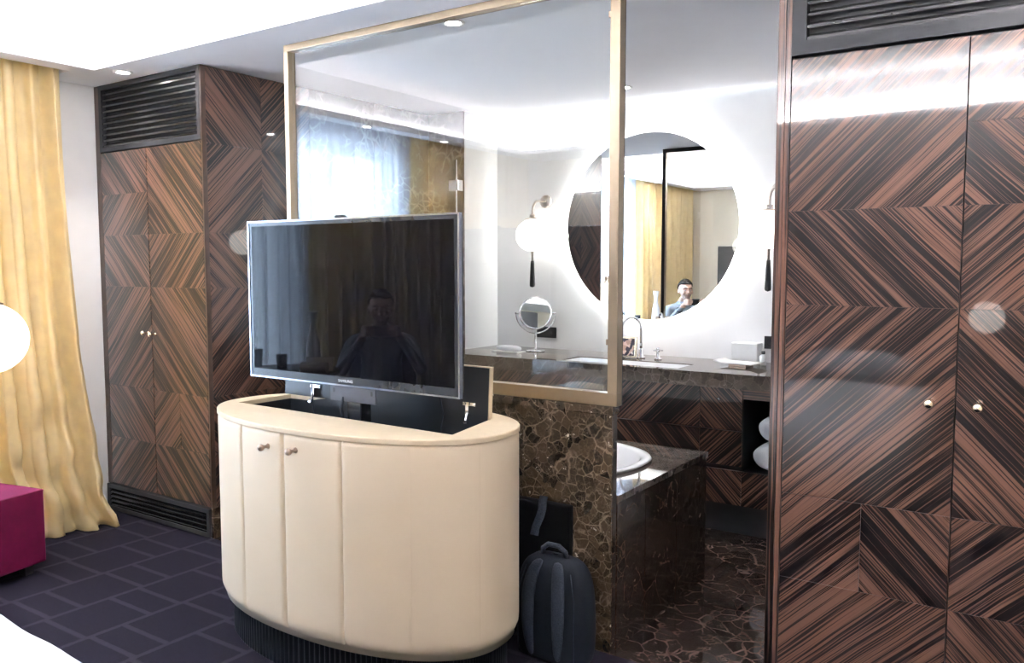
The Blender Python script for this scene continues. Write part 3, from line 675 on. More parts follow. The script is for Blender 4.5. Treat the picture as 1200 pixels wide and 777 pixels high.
# glass shower door on the stub wall
sd = thing('shower_door', 'clear glass shower door edge hinged to the white wall end', 'shower door', (-2.15, 1.70, 0.02))
B(-0.14, 0.125, -0.004, 0.004, 0, 2.06).build('glass_pane', 'glass', sd)
B(0.118, 0.126, -0.006, 0.006, 0, 2.06).build('edge_strip', 'chrome', sd)
for z in (0.22, 1.86): B(0.07, 0.150, -0.012, 0.036, z, z+0.07).build('hinge', 'chrome', sd, bevel=0.003)
sconce((0.82, YB+0.061, 1.28), 'opal globe wall lamp on the dark panel beside the bed', PI)

# ================================================================= BEDROOM THINGS
# ---- TV cabinet
CX, CY, CA, CB, CN, CNB = -0.816, -0.440, 0.646, 0.332, 2.145, 2.6
ZB_, ZT_, ZL_ = 0.145, 0.845, 0.862
def cpt(t, off=0.0):
    def raw(t):
        c, s = math.cos(t), math.sin(t); e = CN if s <= 0 else CNB
        return Vector((CX+CA*math.copysign(abs(c)**(2/e), c), CY+CB*math.copysign(abs(s)**(2/e), s)))
    p = raw(t); d = raw(t+0.004)-raw(t-0.004); n = Vector((d.y, -d.x)).normalized()
    return p + n*off
tc = thing('tv_cabinet', 'oval cream leather television cabinet with flap raised on top', 'cabinet', (CX, CY, 0.0))
seams = [(3.55, 0.005), (4.332, 0.008), (4.6935, 0.009), (5.061, 0.009), (5.4978, 0.0009), (6.038, 0.0009), (6.65, 0.003), (7.2, 0.003), (7.85, 0.003), (8.5, 0.003), (3.55+2*PI, 0.005)]
zs = [ZB_, ZB_+0.003, ZB_+0.012, ZB_+0.026, ZB_+0.045, ZB_+0.06, 0.3, 0.5, 0.7, ZT_-0.02, ZT_-0.008, ZT_-0.002]
def zin(z):
    d = 0.0; r = 0.055
    if z < ZB_+r: q = r-(z-ZB_); d += r-math.sqrt(max(r*r-q*q, 0))
    r = 0.014
    if z > ZT_-r: q = r-(ZT_-z); d += r-math.sqrt(max(r*r-q*q, 0))
    return d
for k in range(len(seams)-1):
    (t0, i0), (t1, i1) = seams[k], seams[k+1]
    N = 28; rows = []
    ts = []
    for j in range(N+1):
        q = j/N; ts.append(0.5-0.5*math.cos(PI*q))
    L = (cpt(t1)-cpt(t0)).length*1.03
    for z in zs:
        row = []
        for q in ts:
            e0, e1 = q*L, (1-q)*L
            dd = i0*max(0, 1-e0/0.014)**2 + i1*max(0, 1-e1/0.014)**2
            p = cpt(t0+(t1-t0)*q, -dd-zin(z)); row.append((p.x, p.y, z))
        rows.append(row)
    # closed at the back so that each pad has thickness
    inner = [[(cpt(t0+(t1-t0)*q, -0.016).x, cpt(t0+(t1-t0)*q, -0.016).y, z) for q in ts] for z in (ZT_-0.002, ZB_)]
    name = 'door' if k in (1, 2) else 'upholstered_panel'
    pn = part(tc, name, MB().quadstrip(rows+inner+[rows[0]]), 'leather', smooth=True)
    if k in (1, 2):
        px_, py_ = ((-0.905, 0.790) if k == 1 else (-0.766, 0.793))
        tt = min([t0+(t1-t0)*i/200 for i in range(201)], key=lambda t: abs(cpt(t).x-px_)); p = cpt(tt)
        kb = MB().lathe([(0.0, -0.040), (0.009, -0.0385), (0.0125, -0.033), (0.0115, -0.026), (0.006, -0.018), (0.005, -0.008), (0.010, -0.002), (0.010, 0.004)], (p.x, p.y, py_), 18, 'Y')
        part(pn, 'knob', kb, 'bronze', smooth=True)
# opening and top ring
OPEN = [(-1.385, -0.518), (-0.287, -0.546), (-0.346, -0.252), (-1.375, -0.262)]
oc = (-0.86, -0.385)
def ray_poly(c, ang, poly):
    dx, dy = math.cos(ang), math.sin(ang); best = None
    for i in range(len(poly)):
        (x0, y0), (x1, y1) = poly[i], poly[(i+1) % len(poly)]
        ex, ey = x1-x0, y1-y0; den = dx*ey-dy*ex
        if abs(den) < 1e-9: continue
        t = ((x0-c[0])*ey-(y0-c[1])*ex)/den; u = ((x0-c[0])*dy-(y0-c[1])*dx)/den
        if t > 0 and -1e-6 <= u <= 1+1e-6 and (best is None or t < best): best = t
    return (c[0]+best*dx, c[1]+best*dy)
outl = [cpt(2*PI*k/240, 0.003) for k in range(240)]
angs = sorted([(math.atan2(p.y-oc[1], p.x-oc[0]), (p.x, p.y)) for p in outl] )
outer = [p for a, p in angs]; inner = [ray_poly(oc, a, OPEN) for a, p in angs]
for cpn in OPEN:
    a = math.atan2(cpn[1]-oc[1], cpn[0]-oc[0]); k = min(range(len(angs)), key=lambda i: abs(angs[i][0]-a)); inner[k] = cpn
ring = MB().quadstrip([[(x, y, ZT_) for x, y in inner], [(x, y, ZL_) for x, y in inner], [(x+(oc[0]-x)*0.004, y+(oc[1]-y)*0.004, ZL_) for x, y in outer], [(x, y, ZL_-0.003) for x, y in outer], [(x, y, ZT_) for x, y in outer], [(x, y, ZT_) for x, y in inner]], True)
part(tc, 'top', ring, 'cream_edge')
well = MB().quadstrip([[(x, y, ZT_) for x, y in OPEN], [(x, y, 0.56) for x, y in OPEN]], True).cap([(x, y, 0.56) for x, y in OPEN])
part(tc, 'lift_well', well, 'black_lacquer')
rows = []
for z in (0.0, ZB_+0.01):
    rows.append([(cpt(2*PI*k/720, -0.045+(0.004 if k % 4 < 2 else 0.0)).x, cpt(2*PI*k/720, -0.045+(0.004 if k % 4 < 2 else 0.0)).y, z) for k in range(720)])
part(tc, 'fluted_plinth', MB().quadstrip(rows, True), 'black_lacquer')
part(tc, 'base_board', MB().quadstrip([[(p.x, p.y, ZB_) for p in [cpt(2*PI*k/120, -0.05) for k in range(120)]], [(p.x, p.y, ZB_+0.01) for p in [cpt(2*PI*k/120, -0.05) for k in range(120)]]], True).cap([(p.x, p.y, ZB_) for p in [cpt(2*PI*k/120, -0.05) for k in range(120)]]), 'black')
fp = B(-1.415, -0.352, 0.0, 0.020, 0.0, 0.250).build('flap', 'cream_edge', tc, bevel=0.001, seg=1)
fp.location = (-CX, -0.262-CY, 0.795); fp.rotation_euler = (-0.06, 0, 0)
B(-1.412, -0.356, -0.002, 0.0, 0.0, 0.246).build('flap_lining', 'black_lacquer', fp)
for hx in (-1.225, -0.435):
    h = MB().box(hx-0.028, hx+0.028, -0.008, -0.002, 0.055, 0.067).box(hx-0.006, hx+0.008, -0.022, -0.004, 0.018, 0.058).tube([(hx-0.02, -0.006, 0.061), (hx-0.02, -0.011, 0.061)], 0.005, 8).tube([(hx+0.02, -0.006, 0.061), (hx+0.02, -0.011, 0.061)], 0.005, 8)
    h.tube([(hx+0.002, -0.016, 0.03), (hx+0.016, -0.045, 0.004)], 0.006, 8).tube([(hx+0.014, -0.05, 0.002), (hx+0.028, -0.05, 0.002)], 0.007, 8)
    h.v = [(x, y, z+0.052) for x, y, z in h.v]; h.build('hinge', 'chrome', fp)

# ---- television
TX0, TX1, TZ0, TZ1, TY0 = -1.363, -0.314, 0.964, 1.571, -0.470
tv = thing('television', 'flat black television with silver edge raised from the cream cabinet', 'television', ((TX0+TX1)/2, TY0+0.02, TZ0))
part(tv, 'back_shell', MB().box(TX0+0.004, TX1-0.004, TY0+0.012, TY0+0.030, TZ0+0.004, TZ1-0.004).box(TX0+0.22, TX1-0.22, TY0+0.030, TY0+0.055, TZ0+0.03, TZ1-0.16), 'tv_frame', bevel=0.006)
ft = 0.006
part(tv, 'edge_frame', MB().box(TX0, TX1, TY0-0.002, TY0+0.014, TZ0, TZ0+ft).box(TX0, TX1, TY0-0.002, TY0+0.014, TZ1-ft, TZ1).box(TX0, TX0+ft, TY0-0.002, TY0+0.014, TZ0+ft, TZ1-ft).box(TX1-ft, TX1, TY0-0.002, TY0+0.014, TZ0+ft, TZ1-ft), 'silver')
part(tv, 'bezel', B(TX0+ft, TX1-ft, TY0+0.001, TY0+0.012, TZ0+ft, TZ1-ft), 'tv_frame')
part(tv, 'screen', B(TX0+0.022, TX1-0.022, TY0-0.0005, TY0+0.001, TZ0+0.034, TZ1-0.020), 'screen')
part(tv, 'sensor', MB().lathe([(0.0, 0.012), (0.016, 0.011), (0.022, 0.006), (0.022, 0.0), (0.0, 0.0)], (-0.862, TY0+0.012, TZ1), 20), 'black', smooth=True)
fcv = bpy.data.curves.new('logo', 'FONT'); fcv.body = 'SAMSUNG'; fcv.size = 0.014; fcv.align_x = 'CENTER'; fcv.extrude = 0.0004
fo = bpy.data.objects.new('logo_tmp', fcv); col.objects.link(fo)
lm = bpy.data.meshes.new_from_object(fo); bpy.data.objects.remove(fo); lg = bpy.data.objects.new('logo', lm); col.objects.link(lg)
lm.materials.append(M['white_plastic']); lg.parent = tv; lg.rotation_euler = (PI/2, 0, 0); lg.scale = (1.15, 1, 1)
lg.location = (-0.0, -0.0205, 0.014)
part(tv, 'mount_bracket', B(-0.934, -0.706, TY0+0.016, TY0+0.022, 0.905, 0.990), 'bracket', bevel=0.002)
for bx in (-0.915, -0.725): part(tv, 'bracket_slot', B(bx-0.004, bx+0.004, TY0+0.0145, TY0+0.0165, 0.935, 0.952), 'black')
part(tv, 'lift_column', B(-0.855, -0.785, TY0+0.022, TY0+0.075, 0.565, 0.98), 'tv_frame', bevel=0.003)
part(tv, 'cable', MB().tube([(-0.87, TY0+0.02, 0.92), (-0.873, TY0+0.01, 0.88), (-0.862, TY0+0.012, 0.82), (-0.865, TY0+0.02, 0.72), (-0.87, TY0+0.03, 0.60)], 0.006, 8), 'nylon_strap', smooth=True)
part(tv, 'cable', MB().tube([(-1.15, TY0+0.12, 0.95), (-1.155, TY0+0.13, 0.88), (-1.15, TY0+0.13, 0.75), (-1.15, TY0+0.13, 0.60)], 0.0025, 6), 'nylon_strap')
part(tv, 'cable', MB().tube([(-0.50, TY0+0.12, 0.95), (-0.49, TY0+0.13, 0.88), (-0.52, TY0+0.13, 0.75), (-0.52, TY0+0.13, 0.60)], 0.0025, 6), 'nylon_strap')

# ---- backpack, and a flat black upright panel with strap behind it
bp = thing('backpack', 'dark navy backpack with padded shoulder straps standing against the marble', 'backpack', (-0.155, -0.125, 0.0))
prof = [(0.0, 0.118, 0.050), (0.006, 0.136, 0.062), (0.03, 0.146, 0.068), (0.12, 0.150, 0.072), (0.22, 0.147, 0.072), (0.30, 0.138, 0.066), (0.345, 0.118, 0.056), (0.368, 0.092, 0.042), (0.376, 0.05, 0.022), (0.377, 0.01, 0.005)]
rows = [sup(0, 0, a, b, 3.4, z, 40) for z, a, b in prof]
MB().quadstrip(rows, True).cap(rows[0], True).build('body', 'nylon', bp, smooth=True, subsurf=1)
for sx in (-0.062, 0.058):
    path = [(sx*0.6, -0.040, 0.368), (sx*0.8, -0.066, 0.340), (sx, -0.082, 0.28), (sx*1.05, -0.088, 0.20), (sx*1.02, -0.088, 0.12), (sx*0.95, -0.082, 0.06), (sx*0.9, -0.074, 0.02)]
    ws = [0.022, 0.028, 0.031, 0.031, 0.028, 0.020, 0.012]
    rws = []
    for (x, y, z), wd_ in zip(path, ws):
        rws.append([(x-wd_, y+0.004, z), (x-wd_*0.8, y-0.006, z), (x+wd_*0.8, y-0.006, z), (x+wd_, y+0.004, z), (x, y+0.008, z)])
    MB().quadstrip(rws, True).cap(rws[0], True).cap(rws[-1]).build('shoulder_strap', 'nylon_strap', bp, smooth=True, subsurf=1)
MB().tube([(-0.050, -0.005, 0.362), (-0.046, -0.012, 0.395), (-0.022, -0.016, 0.414), (0.022, -0.016, 0.414), (0.046, -0.012, 0.395), (0.050, -0.005, 0.362)], 0.009, 8).build('handle', 'nylon_strap', bp, smooth=True)
for sx in (-0.116, 0.112): MB().tube([(sx*0.8, -0.050, 0.335), (sx, -0.066, 0.25), (sx*1.02, -0.069, 0.12), (sx, -0.064, 0.02)], 0.0022, 6).build('piping', 'nylon_strap', bp, smooth=True)
fb = thing('flat_panel', 'flat black upright panel with strap behind the backpack', 'bag', (-0.292, -0.018, 0.0))
B(-0.140, 0.140, -0.014, 0.012, 0, 0.528).build('body', 'panel_black', fb, bevel=0.008)
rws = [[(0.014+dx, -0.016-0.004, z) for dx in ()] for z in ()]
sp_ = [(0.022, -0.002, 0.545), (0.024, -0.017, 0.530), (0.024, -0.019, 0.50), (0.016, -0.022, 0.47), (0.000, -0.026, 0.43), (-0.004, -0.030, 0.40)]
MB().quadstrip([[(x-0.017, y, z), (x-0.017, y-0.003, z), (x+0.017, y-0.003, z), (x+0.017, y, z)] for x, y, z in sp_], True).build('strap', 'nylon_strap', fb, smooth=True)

# ---- curtains
def curtain(name, y0, y1, x, amp, folds, mat, label, cat='curtain', flare=0.0, seed=0, z1=2.49, thick=0.002, group=None):
    """hangs from y1 (right end, near the wardrobe) to y0"""
    rnd = random.Random(seed); ph = [rnd.uniform(0, 6) for _ in range(6)]
    t = thing(name, label, cat, (x, (y0+y1)/2, 0.0), group=group)
    NS, NZ = int(folds*14), 70; rows = []
    for j in range(NZ+1):
        q = j/NZ; z = z1*(1-q)+0.004
        fl = flare*(q**2.2)
        row = []
        for i in range(NS+1):
            s = i/NS
            ye = y1 + 0.12*fl
            y = ye + (y0-ye)*(s**(1.0)) + 0.010*math.sin(s*folds*2*PI*2+ph[1])
            a = amp*(1.0+0.35*math.sin(s*9+ph[2]))*(1+0.25*q)
            xx = x + a*math.sin(2*PI*folds*s + ph[0] + 0.5*math.sin(3*q+ph[3])) + 0.35*a*math.sin(2*PI*folds*2.3*s+ph[4]+1.2*q)
            if flare:
                k = max(0.0, 1-s*1.25)
                xx += fl*0.10*(0.35+0.65*k) + 0.02*fl*math.sin(17*q+9*s)*k
                if q > 0.78:
                    m_ = (q-0.78)/0.22
                    xx += 0.035*m_*math.sin(11*s+14*q+ph[5]) + 0.045*m_*m_
                    y += 0.03*m_*math.sin(13*q*2+7*s)
            if flare and q > 0.55:
                m_ = (q-0.55)/0.45; pv = Vector((y*9+3, z*9, 1.7))
                xx += 0.045*m_*(mnoise.noise(pv)+0.5*mnoise.noise(pv*2.3)+0.3*mnoise.noise(pv*4.1))
            row.append((xx, y, z))
        rows.append(row)
    part(t, 'cloth', MB().quadstrip(rows), mat, smooth=True, solid=thick)
    part(t, 'track', B(x-0.015, x+0.015, y0, y1, z1+0.005, z1+0.012), 'white_plastic')
    return t
curtain('curtain', -1.12, -0.30, -3.075, 0.040, 7, 'silk', 'pale gold silk curtain pooling on the carpet beside the tall wardrobe', flare=1.0, seed=3, group='gold silk curtains')
curtain('curtain', -3.93, -2.36, -3.085, 0.045, 11, 'silk', 'gold silk curtain in the far rear corner by the beige wall', seed=5, group='gold silk curtains')
curtain('sheer_curtain', -2.52, -0.95, -3.165, 0.022, 15, 'sheer', 'white sheer curtain hanging across the window', seed=8, z1=2.49, thick=0.001)

# ---- magenta ottoman
ot = thing('ottoman', 'magenta velvet ottoman at the left edge before the gold curtain', 'ottoman', (-2.52, -0.72, 0.0), math.radians(12))
ob = B(-0.36, 0.0, -0.60, 0.0, 0.05, 0.385).build('cushion', 'velvet', ot, bevel=0.012, seg=3, smooth=False)
pip = arc
MB().tube([(-0.356, -0.596, 0.381), (-0.004, -0.596, 0.381), (-0.004, -0.004, 0.381), (-0.356, -0.004, 0.381)], 0.0045, 8, True).build('piping', 'velvet', ot)
for lx in (-0.30, -0.06):
    for ly in (-0.54, -0.06): B(lx-0.02, lx+0.02, ly-0.02, ly+0.02, 0.0, 0.05).build('foot', 'black', ot)

# ---- bed
bd = thing('bed', 'white made-up bed, its foot corner at lower left', 'bed', (-0.40, -2.8, 0.0))
part(bd, 'base', B(-1.34, 0.54, -3.88, -1.78, 0.06, 0.30), 'chair_fabric', bevel=0.01)
for lx in (-1.25, 0.45):
    for ly in (-3.8, -1.87): part(bd, 'leg', B(lx-0.03, lx+0.03, ly-0.03, ly+0.03, 0.0, 0.06), 'black')
part(bd, 'mattress', B(-1.33, 0.53, -3.88, -1.76, 0.30, 0.50), 'duvet', bevel=0.04, seg=3)
NX, NY = 48, 56; rows = []
for j in range(NY+1):
    row = []
    for i in range(NX+1):
        u, v = -1+2*i/NX, -1+2*j/NY
        su = math.copysign(abs(u)**1.0, u)
        ex = max(abs(u)-0.90, 0)/0.10; ey = max(v-0.90, 0)/0.10
        x = -0.40 + 0.965*min(abs(u)/0.93, 1.0)*math.copysign(1, u) + 0.02*math.copysign(ex, u); y = -2.62 + (0.94*min(v/0.94, 1) if v > 0 else 0.94*v) + 0.02*ey
        z = 0.573 + 0.008*math.sin(9*x+2)*math.sin(7*y+1) + 0.004*math.sin(23*x+11*y) - 0.035*min(1, max(abs(u)-0.82, 0)/0.10)**2 - 0.035*min(1, max(v-0.84, 0)/0.09)**2
        z -= 0.30*max(max(ex, ey)-0.05, 0)**1.4
        row.append((x, y, z))
    rows.append(row)
part(bd, 'duvet', MB().quadstrip(rows), 'duvet', smooth=True, solid=0.03)
struct('wall_panel_rear', B(-1.9, 1.9, YB, -3.94, 0.0, 2.36), 'chair_fabric', bevel=0.01)
for k, pxx in enumerate((-0.85, 0.05)):
    pl_ = thing('pillow', ('white pillow on the window side of the bed' if k == 0 else 'white pillow on the bed side nearest the wall lamp'), 'pillow', (pxx, -3.66, 0.60), 0.0, 'white bed pillows')
    rws = []
    for j in range(13):
        z = math.sin((j/12-0.5)*PI); q = math.sqrt(max(1-z*z, 0))**0.6
        rws.append([(p[0], p[1]*1.0, 0.09+0.085*z) for p in sup(0, 0, max(0.36*q, 0.004), max(0.23*q, 0.003), 3.5, 0, 36)])
    MB().quadstrip(rws, True).build('cover', 'duvet', pl_, smooth=True); pl_.rotation_euler = (0.35, 0, 0)

# ---- pendant globe
pd = thing('pendant_lamp', 'glowing opal globe lamp before the gold curtain at left edge', 'lamp', (-2.68, -0.85, 2.70))
PZ = 1.075-2.70
MB().sphere((0, 0, PZ), 0.157, 40, 24).build('globe', 'opal', pd, smooth=True)
MB().lathe([(0.0, PZ+0.22), (0.022, PZ+0.218), (0.024, PZ+0.19), (0.02, PZ+0.165), (0.06, PZ+0.158), (0.062, PZ+0.150), (0.0, PZ+0.150)], n=28).build('cap', 'bronze', pd, smooth=True)
MB().tube([(0, 0, PZ+0.21), (0, 0, 0)], 0.004, 8).build('cord', 'bronze', pd)
MB().lathe([(0.0, -0.03), (0.05, -0.025), (0.055, 0.0)], n=24).build('ceiling_rose', 'bronze', pd, smooth=True)
MB().lathe([(0.0, PZ-0.150), (0.02, PZ-0.152), (0.009, PZ-0.16), (0.009, PZ-0.20), (0.0, PZ-0.20)], n=16).build('finial', 'bronze', pd, smooth=True)

# ---- round table by the window (seen in the television and the round mirror)
dk = thing('side_table', 'dark round pedestal table by the window, seen reflected in the television', 'table', (-2.740, -1.810, 0.0))
MB().lathe([(0.0, 0.722), (0.33, 0.722), (0.34, 0.728), (0.34, 0.744), (0.335, 0.75), (0.0, 0.75)], n=64).build('table_top', 'wood_plain', dk)
MB().lathe([(0.035, 0.02), (0.03, 0.04), (0.03, 0.70), (0.08, 0.722)], n=24).build('column', 'bronze', dk, smooth=True)
MB().lathe([(0.0, 0.0), (0.22, 0.0), (0.22, 0.012), (0.05, 0.03), (0.0, 0.03)], n=48).build('base', 'bronze', dk)
tag(MB().lathe([(0.0, 0), (0.045, 0.0), (0.048, 0.05), (0.040, 0.16), (0.020, 0.24), (0.018, 0.28), (0.034, 0.36), (0.034, 0.362), (0.030, 0.36), (0.014, 0.28), (0.0, 0.27)], n=28).build('vase', 'vase', smooth=True, loc=(-2.64, -1.96, 0.7505)), 'slender pale vase on the round table, reflected in the television', 'vase')
o = tag(B(-0.085, 0.085, -0.010, 0.010, 0, 0.085).build('upright_card', 'kraft', bevel=0.002, loc=(-2.53, -1.91, 0.7505)), 'upright tan card on the round table in the television reflection', 'card'); o.rotation_euler = (0, 0, -0.5)
o = tag(MB().tube([(-0.08, 0, 0.035), (0.08, 0, 0.035)], 0.034, 16).build('napkin_roll', 'kraft', loc=(-2.46, -1.80, 0.7505)), 'rolled tan napkin before the upright card on the round table', 'napkin'); o.rotation_euler = (0, 0, -0.5)
o = tag(B(-0.105, 0.105, -0.15, 0.15, 0, 0.002).build('paper_sheet', 'paper', loc=(-2.55, -1.64, 0.7505)), 'white sheet of paper lying on the round table', 'paper'); o.rotation_euler = (0, 0, 0.6)
tag(MB().lathe([(0, 0.004), (0.06, 0.005), (0.10, 0.016), (0.103, 0.018), (0.097, 0.014), (0.05, 0.0), (0, 0.0)], n=32).build('plate', 'porcelain', smooth=True, loc=(-2.86, -1.66, 0.7505)), 'round white plate on the round table by the window', 'plate')
tag(MB().lathe([(0, 0.003), (0.028, 0.003), (0.034, 0.12), (0.032, 0.12), (0.026, 0.008), (0, 0.008)], n=24).build('tumbler', 'glassware', smooth=True, loc=(-2.98, -1.80, 0.7505)), 'clear glass tumbler on the round table by the window', 'glass')
tag(MB().lathe([(0, 0.0), (0.030, 0.0), (0.034, 0.09), (0.031, 0.09), (0.028, 0.01), (0.0, 0.01)], n=20).build('cup', 'tv_frame', smooth=True, loc=(-2.82, -1.86, 0.7505)), 'dark cup beside the white plate on the round table', 'cup')

# ---- armchair and the seated man (outside the frame, visible in the mirror and the television)
PR = -math.atan2(0.68, 0.73); PL = (-2.51, -2.44, 0.0)
ch = thing('chair', 'charcoal upholstered chair under the seated man', 'chair', PL, PR)
B(-0.25, 0.25, -0.22, 0.26, 0.33, 0.415).build('seat', 'chair_fabric', ch, bevel=0.03, seg=3)
bk = B(-0.24, 0.24, -0.04, 0.04, 0.0, 0.42).build('backrest', 'chair_fabric', ch, bevel=0.03, seg=3); bk.location = (0, -0.235, 0.40); bk.rotation_euler = (0.12, 0, 0)
for lx in (-0.21, 0.21):
    for ly in (-0.18, 0.22): MB().tube([(lx, ly, 0.34), (lx*1.06, ly*1.08, 0.0)], [0.018, 0.012], 10).build('leg', 'wood_plain', ch)

def make_person():
    J = {}; E = []
    def j(n, p, r): J[n] = (Vector(p), r)
    j('pelvis', (0, -0.02, 0.505), (0.165, 0.120)); j('waist', (0, -0.045, 0.62), (0.150, 0.108)); j('chest', (0, -0.045, 0.77), (0.165, 0.115)); j('upper', (0, -0.03, 0.88), (0.135, 0.085))
    j('neck', (0, 0.005, 0.975), (0.058, 0.058)); j('skull', (0, 0.03, 1.06), (0.066, 0.072))
    for s, n in ((-1, 'l'), (1, 'r')):
        j('sh'+n, (s*0.178, -0.03, 0.893), (0.068, 0.066)); j('ua'+n, (s*0.225, 0.035, 0.80), (0.053, 0.053)); j('el'+n, (s*0.265, 0.11, 0.70), (0.043, 0.043))
        j('fa'+n, (s*0.205, 0.20, 0.81), (0.039, 0.039)); j('wr'+n, (s*0.130, 0.285, 0.925), (0.026, 0.030)); j('pa'+n, (s*0.105, 0.325, 0.965), (0.020, 0.034))
        j('hi'+n, (s*0.095, 0.03, 0.495), (0.088, 0.085)); j('th'+n, (s*0.115, 0.24, 0.495), (0.078, 0.076)); j('kn'+n, (s*0.125, 0.43, 0.48), (0.058, 0.060))
        j('ca'+n, (s*0.125, 0.42, 0.31), (0.056, 0.056)); j('an'+n, (s*0.125, 0.41, 0.095), (0.036, 0.040)); j('ba'+n, (s*0.128, 0.47, 0.048), (0.040, 0.040)); j('to'+n, (s*0.135, 0.585, 0.040), (0.036, 0.030))
        E += [('upper', 'sh'+n, 'shirt'), ('sh'+n, 'ua'+n, 'shirt'), ('ua'+n, 'el'+n, 'shirt'), ('el'+n, 'fa'+n, 'shirt'), ('fa'+n, 'wr'+n, 'shirt'), ('wr'+n, 'pa'+n, 'skin'),
              ('pelvis', 'hi'+n, 'trousers'), ('hi'+n, 'th'+n, 'trousers'), ('th'+n, 'kn'+n, 'trousers'), ('kn'+n, 'ca'+n, 'trousers'), ('ca'+n, 'an'+n, 'trousers'), ('an'+n, 'ba'+n, 'shoe'), ('ba'+n, 'to'+n, 'shoe')]
    E += [('pelvis', 'waist', 'shirt'), ('waist', 'chest', 'shirt'), ('chest', 'upper', 'shirt'), ('upper', 'neck', 'shirt'), ('neck', 'skull', 'skin')]
    names = list(J); me = bpy.data.meshes.new('skel'); me.from_pydata([J[n][0] for n in names], [(names.index(a), names.index(b)) for a, b, _ in E], [])
    o = bpy.data.objects.new('skel', me); col.objects.link(o)
    m = o.modifiers.new('s', 'SKIN'); m.use_smooth_shade = True
    if not me.skin_vertices: me.skin_vertices.new() if hasattr(me.skin_vertices, 'new') else None
    for i, n in enumerate(names):
        sv = me.skin_vertices[0].data[i]; sv.radius = J[n][1]; sv.use_root = (n == 'pelvis')
    ss = o.modifiers.new('ss', 'SUBSURF'); ss.levels = ss.render_levels = 2
    dg = bpy.context.evaluated_depsgraph_get(); ev = bpy.data.meshes.new_from_object(o.evaluated_get(dg))
    bpy.data.objects.remove(o)
    mb = MB(); mb.v = [tuple(v.co) for v in ev.vertices]; mb.f = [tuple(p.vertices) for p in ev.polygons]
    HC = Vector((0, 0.055, 1.115))
    # head: cranium, face wedge, jaw, nose, brow, ears
    mb.sphere((0, 0.040, 1.135), 0.088, 24, 16, (0.88, 1.08, 1.06)); mb.sphere((0, 0.075, 1.085), 0.066, 20, 12, (0.90, 0.95, 1.15)); mb.sphere((0, 0.098, 1.030), 0.034, 16, 10, (1.1, 0.95, 0.85))
    mb.sphere((0, 0.150, 1.092), 0.015, 12, 8, (0.95, 1.2, 1.0)); mb.tube([(0, 0.132, 1.130), (0, 0.148, 1.098)], [0.009, 0.012], 8)
    mb.sphere((0, 0.122, 1.142), 0.030, 14, 8, (1.7, 0.7, 0.45))
    for s in (-1, 1):
        mb.sphere((s*0.082, 0.035, 1.105), 0.026, 12, 8, (0.35, 0.7, 1.15)); mb.sphere((s*0.044, 0.110, 1.090), 0.024, 12, 8)
    finger_seg = []
    for s in (-1, 1):
        for i in range(4):
            z = 0.962+0.019*i; r = (0.0085, 0.0092, 0.0092, 0.0088)[3-i]; ln = (0.046, 0.056, 0.060, 0.052)[i]
            pts = [(s*0.108, 0.335, z-0.004), (s*0.104, 0.362, z), (s*0.092, 0.384, z+0.002), (s*(0.100-ln), 0.3835, z+0.004)]
            mb.tube(pts, [r*1.1, r*1.05, r, r*0.8], 8); mb.sphere(pts[-1], r*0.8, 8, 6); mb.sphere(pts[1], r*1.1, 8, 6)
        tp = [(s*0.112, 0.312, 0.955), (s*0.098, 0.328, 0.985), (s*0.072, 0.343, 1.005)]
        mb.tube(tp, [0.014, 0.011, 0.009], 8); mb.sphere(tp[-1], 0.009, 8, 6); mb.sphere(tp[1], 0.0115, 8, 6)
        mb.sphere((s*0.112, 0.330, 0.985), 0.024, 12, 8, (0.55, 0.9, 1.5))
    me2 = bpy.data.meshes.new('p'); me2.from_pydata(mb.v, [], mb.f); o2 = bpy.data.objects.new('p', me2); col.objects.link(o2)
    rm_ = o2.modifiers.new('r', 'REMESH'); rm_.mode = 'VOXEL'; rm_.voxel_size = 0.0058; rm_.use_smooth_shade = True
    sm = o2.modifiers.new('sm', 'SMOOTH'); sm.factor = 0.5; sm.iterations = 2
    dg = bpy.context.evaluated_depsgraph_get(); fin = bpy.data.meshes.new_from_object(o2.evaluated_get(dg)); bpy.data.objects.remove(o2)
    fin.name = 'body'
    while fin.materials: fin.materials.pop()
    ml = ['shirt', 'trousers', 'shoe', 'skin', 'lips', 'stubble']
    for n in ml: fin.materials.append(M[n])
    segs = [(J[a][0], J[b][0], n, (J[a][1][0]+J[b][1][0])/2) for a, b, n in E]
    for p in fin.polygons:
        c = p.center
        if c.z > 0.985 and abs(c.x) < 0.12 and c.y < 0.22: n = 'skin'
        elif (c.y > 0.29 and c.z > 0.925): n = 'skin'
        else:
            best = 1e9; n = 'shirt'
            for a, b, nm, r in segs:
                ab = b-a; t = max(0, min(1, (c-a).dot(ab)/ab.length_squared)); d = (c-a-ab*t).length - r
                if d < best: best = d; n = nm
            if n == 'skin' and c.z < 0.965 and c.y < 0.2: n = 'shirt'
            if n == 'shirt' and c.z < 0.545 and abs(c.x) < 0.2: n = 'trousers'
        if n == 'skin' and abs(c.x) < 0.022 and abs(c.z-1.052) < 0.006 and c.y > 0.10: n = 'lips'
        elif n == 'skin' and c.z > 0.985 and c.z < 1.068-0.25*max(0, abs(c.x)-0.04) and c.y > 0.03 and c.y < 0.2: n = 'stubble'
        p.material_index = ml.index(n); p.use_smooth = True
    t = thing('person', 'seated man in grey-blue shirt photographing with a phone, seen in the mirror', 'person', PL, PR)
    bo = bpy.data.objects.new('body', fin); col.objects.link(bo); bo.parent = t
    # hair: a cap following the skull, lower at the back
    rows = []
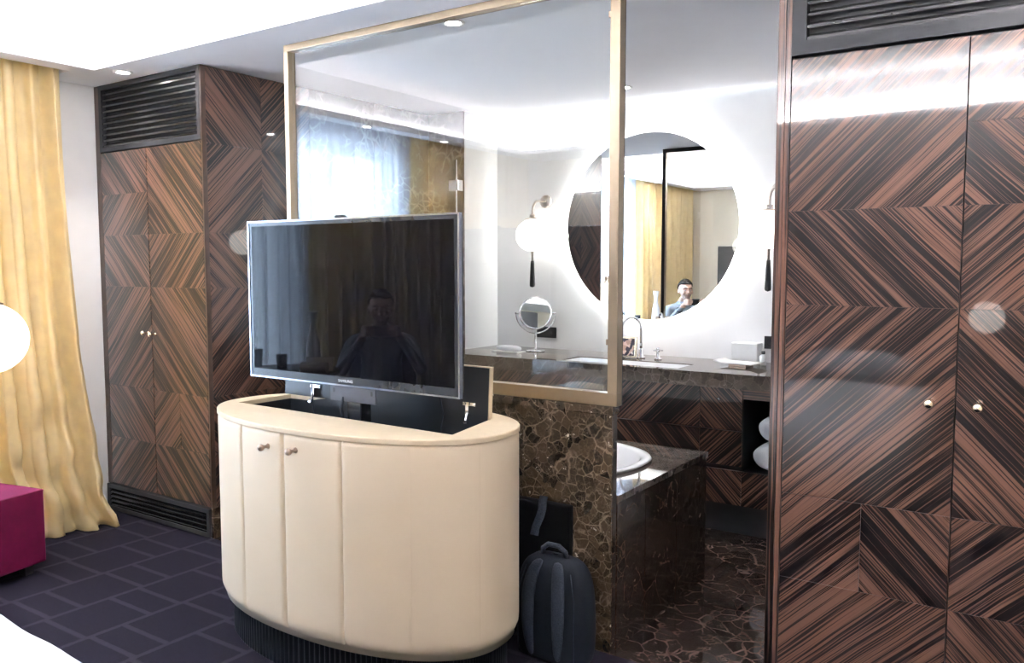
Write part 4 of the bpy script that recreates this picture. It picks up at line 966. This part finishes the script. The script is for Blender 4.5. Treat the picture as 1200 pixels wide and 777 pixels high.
    for k in range(13):
        f = k/12*1.75
        ring = []
        for q in range(36):
            a = 2*PI*q/36; fr_ = math.sin(a); lim = 1.05 if fr_ > 0.4 else (1.05+0.75*min(1, (0.4-fr_)/0.9))
            ff = f/1.75*lim
            ring.append((0.0835*math.sin(ff)*math.cos(a), 0.036+0.1015*math.sin(ff)*math.sin(a), 1.138+0.103*math.cos(ff)+0.004*math.sin(5*a+k)))
        rows.append(ring)
    MB().quadstrip(rows, True).build('hair', 'hair', t, smooth=True, solid=0.012)
    for s in (-1, 1):
        ey = MB().sphere((s*0.031, 0.1235, 1.117), 0.0115, 14, 10).build('eye', 'eye', t, smooth=True)
        MB().sphere((s*0.031, 0.1325, 1.1145), 0.0048, 12, 8, (1, 0.6, 1)).build('iris', 'iris', ey, smooth=True)
        MB().quadstrip([[(s*0.031+0.0135*math.cos(a)*math.cos(b), 0.1235+0.0135*math.cos(a)*math.sin(b), 1.117+0.0135*math.sin(a)) for b in [PI*k/10 for k in range(11)]] for a in [0.05+1.2*k/6 for k in range(7)]]).build('eyelid', 'skin', t, smooth=True)
        MB().tube([(s*0.014, 0.138, 1.139), (s*0.034, 0.135, 1.143), (s*0.054, 0.121, 1.137)], [0.004, 0.005, 0.003], 6).build('eyebrow', 'hair', t, smooth=True)
    cr = []
    for rr, zz in ((0.066, 0.958), (0.071, 0.985), (0.078, 0.978), (0.082, 0.950)):
        cr.append([(rr*math.cos(a)*1.02, 0.006+rr*math.sin(a)*1.0, zz-0.022*max(0, math.sin(a))-(0.012*max(0, math.sin(a)) if rr > 0.075 else 0)) for a in [PI/2+0.16+(2*PI-0.32)*k/30 for k in range(31)]])
    MB().quadstrip(cr).build('collar', 'shirt', t, smooth=True, solid=0.004)
    ws_ = MB().lathe([(0.034, -0.011), (0.037, -0.009), (0.037, 0.009), (0.034, 0.011)], n=20).build('watch', 'black', t, smooth=True); ws_.location = (-0.148, 0.264, 0.90); ws_.rotation_euler = (-0.75, -0.55, 0)
    ph = thing('phone', 'black phone held sideways by the seated man', 'phone', PL, PR)
    B(-0.075, 0.075, 0.357, 0.366, 0.955, 1.027).build('case', 'tv_frame', ph, bevel=0.003)
    B(-0.071, 0.071, 0.3562, 0.357, 0.959, 1.023).build('screen', 'screen', ph)
make_person()
